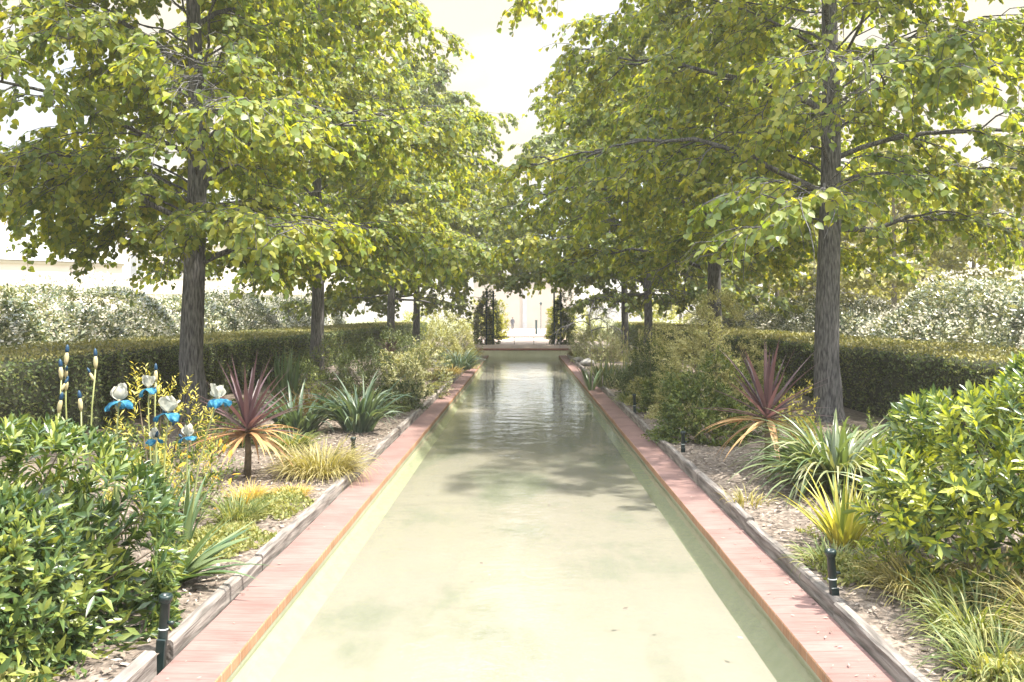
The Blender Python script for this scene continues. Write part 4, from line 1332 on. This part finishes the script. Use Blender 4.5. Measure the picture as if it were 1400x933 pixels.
iris_at(213, 520, 5.6, 'unopened blue iris bud highest behind the blooms', 612, 1, 0, bloom=False, buds=1)

# pale iris spikes across the pool
for k, (px, py, Y, lb) in enumerate([(808, 478, 15.2, 'low pale spike nearest the pool'), (822, 458, 15.8, 'pale spike second from the pool'), (830, 449, 16.4, 'tall pale spike beside the second one'),
                                     (838, 464, 15.6, 'short pale spike in the middle'), (852, 448, 16.6, 'tallest pale spike in the middle'), (858, 456, 15.9, 'pale spike leaning in the middle group'),
                                     (873, 452, 16.2, 'pale spike before the linden trunk'), (889, 456, 15.5, 'pale spike beyond the linden trunk'), (897, 448, 16.3, 'outermost tall pale spike')]):
    t = P(px, Y=Y)
    zt = EYE - (py - PY0) / FPX * Y - SOIL
    e = tag(empty('iris_spike', (t[0], Y, SOIL)), lb + ' among the leaves opposite the irises', 'flower', 'pale iris spikes opposite')
    g = Geo(); g.tube([(0, 0, 0), (.01, 0, zt * .5), (0, 0, zt)], [.012, .011, .008], 6)
    g.obj('stem', M['iris_stem'], e)
    g = Geo()
    for f in (.62, .78, .94):
        z_ = zt * f
        g.tube([(0, 0, z_), (.012 * (-1) ** k, 0, z_ + .05), (.008, 0, z_ + .11)], [.008, .022, .004], 6)
    g.obj('seed_pod', M['bud'], e)
    blade_clump('x', None, 12, .6, .04, M['strap_pale'], None, None, .08, (60, 88), (5, 50), 5, True, None, 'leaf_tuft', 620 + k, parent=e)


# ------------------------------------------------------------------ stones by the end of the coping
for k, (x, y, s, lb) in enumerate([(1.68, 24.2, .16, 'grey stone on the far coping beside the cream mound'), (1.78, 22.3, .20, 'larger grey stone at the far boards'), (-1.70, 21.3, .17, 'grey stone below the dark grassy clump'),
                                   (-1.74, 18.2, .13, 'small grey stone beside the orange tuft')]):
    r_ = np.random.default_rng(700 + k)
    g = Geo()
    th = np.linspace(0, pi, 9); phi = np.linspace(0, 2 * pi, 14, endpoint=False)
    v = np.array([(sin(a) * cos(b), sin(a) * sin(b), cos(a)) for a in th for b in phi])
    v *= (1 + .18 * np.sin(v[:, :1] * 5 + k) * np.cos(v[:, 1:2] * 4) + r_.normal(0, .03, (len(v), 1)))
    v *= np.array([s, s * 1.2, s * .6])
    q = [(i * 14 + j, i * 14 + (j + 1) % 14, (i + 1) * 14 + (j + 1) % 14, (i + 1) * 14 + j) for i in range(8) for j in range(14)]
    g.add(v + [0, 0, s * .4], q)
    tag(g.obj('stone', M['stone'], loc=(x, y, SOIL), smooth=True), lb, 'stone', 'stones by the coping')


# ------------------------------------------------------------------ far end: low rail, trellises, climbers
e = tag(empty('low_rail', (0, 34.0, .2)), 'low dark steel rail crossing the terrace beyond the pool', 'railing')
g = Geo(); g.box(-1.35, 1.22, -.02, .02, .29, .335, bev=.004); g.obj('top_rail', M['metal_green'], e, smooth=False)
for x in (-1.33, -.40, .43, 1.20):
    g = Geo(); g.box(x - .012, x + .012, -.012, .012, 0, .288); g.obj('post', M['metal_green'], e, smooth=False)


def trellis(x, label, sgn):
    e = tag(empty('trellis', (x, 33.6, SOIL)), label, 'trellis', 'dark green trellises beside the terrace')
    for dx in (-.14, .14):
        for dy in (0, .7):
            g = Geo(); g.box(dx - .022, dx + .022, dy - .022, dy + .022, 0, 2.4); g.obj('post', M['metal_green'], e, smooth=False)
    for k in range(8):
        z = .3 + k * .26
        g = Geo(); g.box(-.118, .118, -.012, .012, z, z + .024); g.obj('rung', M['metal_green'], e, smooth=False)
    g = Geo(); g.box(-.14 - sgn * .0 - (.35 if sgn < 0 else -.162), -.162 if sgn < 0 else .50, -.015, .015, .33, .36)
    g.obj('side_bar', M['metal_green'], e, smooth=False)
    g = Geo(); g.box(-.162, .162, .022, .678, 2.34, 2.375); g.obj('top_bar', M['metal_green'], e, smooth=False)
    return e


trellis(-1.42, 'dark green trellis post pair on the iris side of the terrace', -1)
trellis(1.42, 'dark green trellis post pair on the far side of the terrace from the irises', 1)
spray_shrub('climber', (-1.62, 34.2, SOIL), .58, .6, 2.6, 700, 9, .10, .6, M['mid_shrub'], 'green climbing plant on the iris-side trellis', 'plant', 711, .25, lump=.1, upright=.1)
spray_shrub('climber', (1.66, 34.2, SOIL), .58, .6, 2.5, 700, 9, .10, .6, M['mid_shrub'], 'green climbing plant on the trellis opposite the irises', 'plant', 712, .25, lump=.1, upright=.1)
for k, (x, y, r, h, mt, lb) in enumerate([(-1.30, 41, .5, 1.9, 'yellow_far', 'yellow-green bush bordering the terrace, iris side'),
                                          (-1.95, 52, .8, 2.6, 'mid_shrub', 'green bush bordering the far path, iris side'),
                                          (-2.9, 66, 1.3, 2.4, 'olive_shrub', 'olive bush farther along the path, iris side'),
                                          (1.62, 41, .5, 2.0, 'yellow_far', 'yellow-green bush bordering the terrace opposite the irises'),
                                          (2.75, 54, .9, 2.4, 'olive_shrub', 'olive bush bordering the far path opposite the irises'),
                                          (3.0, 74, 1.1, 2.0, 'mid_shrub', 'green bush beside the lamp post')]):
    spray_shrub('path_bush', (x, y, (.2 if y < 46 else -.55)), r, r * 1.4, h, 380, 8, .12, .5, M[mt], lb, 'shrub', 730 + k, .35, lump=.12, group='bushes along the far path')

# far pale building closing the view
e = tag(empty('far_building', (0, 112, -.55)), 'pale plain building closing the view at the end of the path', 'building')
g = Geo(); g.box(-7, 7, 0, 8, 0, 7.5); g.obj('wall', M['pale_far_wall'], e, smooth=False)
g = Geo(); g.box(-.15, .45, -.12, -.003, 0, 7.3); g.obj('pilaster', M['zinc'], e, smooth=False)
g = Geo(); g.box(-7.2, 7.2, -.25, 8.2, 7.503, 7.9); g.obj('roof', M['zinc'], e, smooth=False)

e = tag(empty('lamp_post', (2.05, 96, -.55)), 'thin dark lamp post beside the far path', 'lamp post')
g = Geo(); g.tube([(0, 0, 0), (0, 0, .25), (0, 0, 3.0)], [.07, .04, .03], 8); g.obj('pole', M['metal_green'], e)
g = Geo(); g.lathe([(.03, 3.0), (.16, 3.25), (.18, 3.3), (.05, 3.42), (0, 3.44)], 10); g.obj('lamp_head', M['metal_green'], e)
g = Geo(); g.box(1.15, 1.35, 79.9, 80.1, -.55, .80, bev=.03); g.box(1.12, 1.38, 79.87, 80.13, .803, .86, bev=.01)
tag(g.obj('bollard', M['metal_green'], smooth=False), 'dark square bollard beside the far path', 'bollard')


# a person walking far down the path
def person(loc, rz):
    e = tag(empty('person', loc, rz), 'person in dark clothes walking far down the path', 'person')
    pts = {'pel': (0, 0, .86), 'wai': (0, .0, 1.02), 'che': (0, .01, 1.22), 'nek': (0, .02, 1.36), 'hed': (0, .03, 1.50), 'top': (0, .03, 1.58),
           'hl': (.09, 0, .82), 'kl': (.10, .08, .44), 'al': (.10, -.02, .07), 'fl': (.11, .11, .03),
           'hr': (-.09, 0, .82), 'kr': (-.09, .0, .43), 'ar': (-.09, -.14, .08), 'fr': (-.10, -.02, .03),
           'sl': (.18, .01, 1.29), 'el': (.23, -.03, 1.05), 'wl': (.22, .06, .84), 'sr': (-.18, .01, 1.29), 'er': (-.23, .01, 1.05), 'wr': (-.22, .12, .86)}
    rad = dict(pel=.13, wai=.115, che=.13, nek=.05, hed=.088, top=.06, hl=.085, kl=.06, al=.04, fl=.035, hr=.085, kr=.06, ar=.04, fr=.035, sl=.06, el=.045, wl=.035, sr=.06, er=.045, wr=.035)
    ed = [('pel', 'wai'), ('wai', 'che'), ('che', 'nek'), ('nek', 'hed'), ('hed', 'top'), ('pel', 'hl'), ('hl', 'kl'), ('kl', 'al'), ('al', 'fl'), ('pel', 'hr'), ('hr', 'kr'), ('kr', 'ar'), ('ar', 'fr'),
          ('che', 'sl'), ('sl', 'el'), ('el', 'wl'), ('che', 'sr'), ('sr', 'er'), ('er', 'wr')]
    ks = list(pts)
    me = bpy.data.meshes.new('body')
    me.from_pydata([pts[k] for k in ks], [(ks.index(a), ks.index(b)) for a, b in ed], [])
    o = bpy.data.objects.new('body', me)
    COL.objects.link(o)
    o.parent = e
    sk = o.modifiers.new('skin', 'SKIN')
    for i, k in enumerate(ks):
        me.skin_vertices[0].data[i].radius = (rad[k], rad[k])
    me.skin_vertices[0].data[0].use_root = True
    sd = o.modifiers.new('sub', 'SUBSURF'); sd.levels = sd.render_levels = 2
    me.materials.append(M['trouser'])
    g = Geo()
    g.lathe([(.15, .80), (.165, .95), (.16, 1.1), (.175, 1.24), (.15, 1.32), (.07, 1.375)], 14)
    c = g.obj('jacket', M['coat'], e); c.scale = (1.05, .85, 1)
    g = Geo(); g.lathe([(.0, 1.415), (.07, 1.43), (.092, 1.50), (.085, 1.57), (.05, 1.605), (0, 1.61)], 12)
    h = g.obj('head', M['skin'], e); h.location = (0, .03, 0)
    g = Geo(); g.lathe([(.095, 1.52), (.096, 1.56), (.075, 1.605), (.04, 1.625), (0, 1.63)], 12)
    h2 = g.obj('hair', M['hair'], e); h2.location = (0, .022, 0)
    return e


person((-1.36, 98.0, -.546), R(200))


# ------------------------------------------------------------------ buildings behind the iris-side laurels
def building(loc, rz, w, d, h, floors, bays, wall, label, ww=.9, wh=1.7, roof_h=1.6):
    e = tag(empty('apartment_building', loc, rz), label, 'building', 'pale apartment buildings')
    g = Geo(); g.box(-w / 2, w / 2, 0, d, 0, h); g.obj('wall', wall, e, smooth=False)
    g = Geo()
    a = .25
    g.add([(-w / 2 - a, -a, h + .003), (w / 2 + a, -a, h + .003), (w / 2 + a, d + a, h + .003), (-w / 2 - a, d + a, h + .003),
           (-w / 2 + .7, .9, h + roof_h), (w / 2 - .7, .9, h + roof_h), (w / 2 - .7, d - .9, h + roof_h), (-w / 2 + .7, d - .9, h + roof_h)],
          [(0, 1, 5, 4), (1, 2, 6, 5), (2, 3, 7, 6), (3, 0, 4, 7), (4, 5, 6, 7), (3, 2, 1, 0)])
    rf = g.obj('roof', M['zinc'], e, smooth=False)
    for cx in (-w * .3, w * .22):
        g = Geo(); g.box(cx - .5, cx + .5, d * .4, d * .4 + .6, h + .4, h + roof_h + 1.1); g.obj('chimney', wall, rf, smooth=False)
    fh = h / floors
    for f in range(floors):
        for b in range(bays):
            x = -w / 2 + w * (b + .5) / bays
            z = f * fh + fh * .30
            g = Geo()
            for (a0, a1, b0, b1) in ((x - ww / 2 - .09, x - ww / 2, z - .09, z + wh + .09), (x + ww / 2, x + ww / 2 + .09, z - .09, z + wh + .09), (x - ww / 2, x + ww / 2, z + wh, z + wh + .09), (x - ww / 2, x + ww / 2, z - .09, z)):
                g.box(a0, a1, -.07, -.003, b0, b1)
            g.box(x - .025, x + .025, -.05, -.004, z, z + wh)
            fr = g.obj('window', M['white_frame'], e, smooth=False)
            g = Geo(); g.box(x - ww / 2, x + ww / 2, -.030, -.002, z + .001, z + wh - .001); g.obj('pane', M['glass'], fr, smooth=False)
        g = Geo(); g.box(-w / 2 - .08, w / 2 + .08, -.10, -.003, (f + 1) * fh - .18, (f + 1) * fh - .04); g.obj('cornice', wall, e, smooth=False)
    return e


building((-22.5, 62, -.55), R(16), 16, 9, 7.4, 2, 6, M['cream_wall'], 'cream apartment block with small windows and a zinc roof behind the laurels')
building((-34, 44, SOIL), R(38), 22, 10, 4.6, 1, 2, M['pink_wall'], 'long low pinkish building glimpsed under the first linden')
building((-48, 92, -.55), R(25), 26, 10, 8, 2, 8, M['cream_wall'], 'wide cream building farther back on the iris side')


# ------------------------------------------------------------------ haze
def haze_box():
    m, nt, N, L, out = new_mat('thin_haze')
    v = N.new('ShaderNodeVolumePrincipled')
    v.inputs['Density'].default_value = HAZE
    v.inputs['Color'].default_value = (.95, .93, .88, 1)
    v.inputs['Anisotropy'].default_value = .2
    L.new(v.outputs[0], out.inputs['Volume'])
    g = Geo(); g.box(-310, 310, -75, 310, -1.6, 14)
    tag(g.obj('haze', m, smooth=False), 'thin added haze lifting the dark tones between the trees', 'haze', kind='stuff')


HAZE = .0017  # density of a volume added to lift the darks
haze_box()
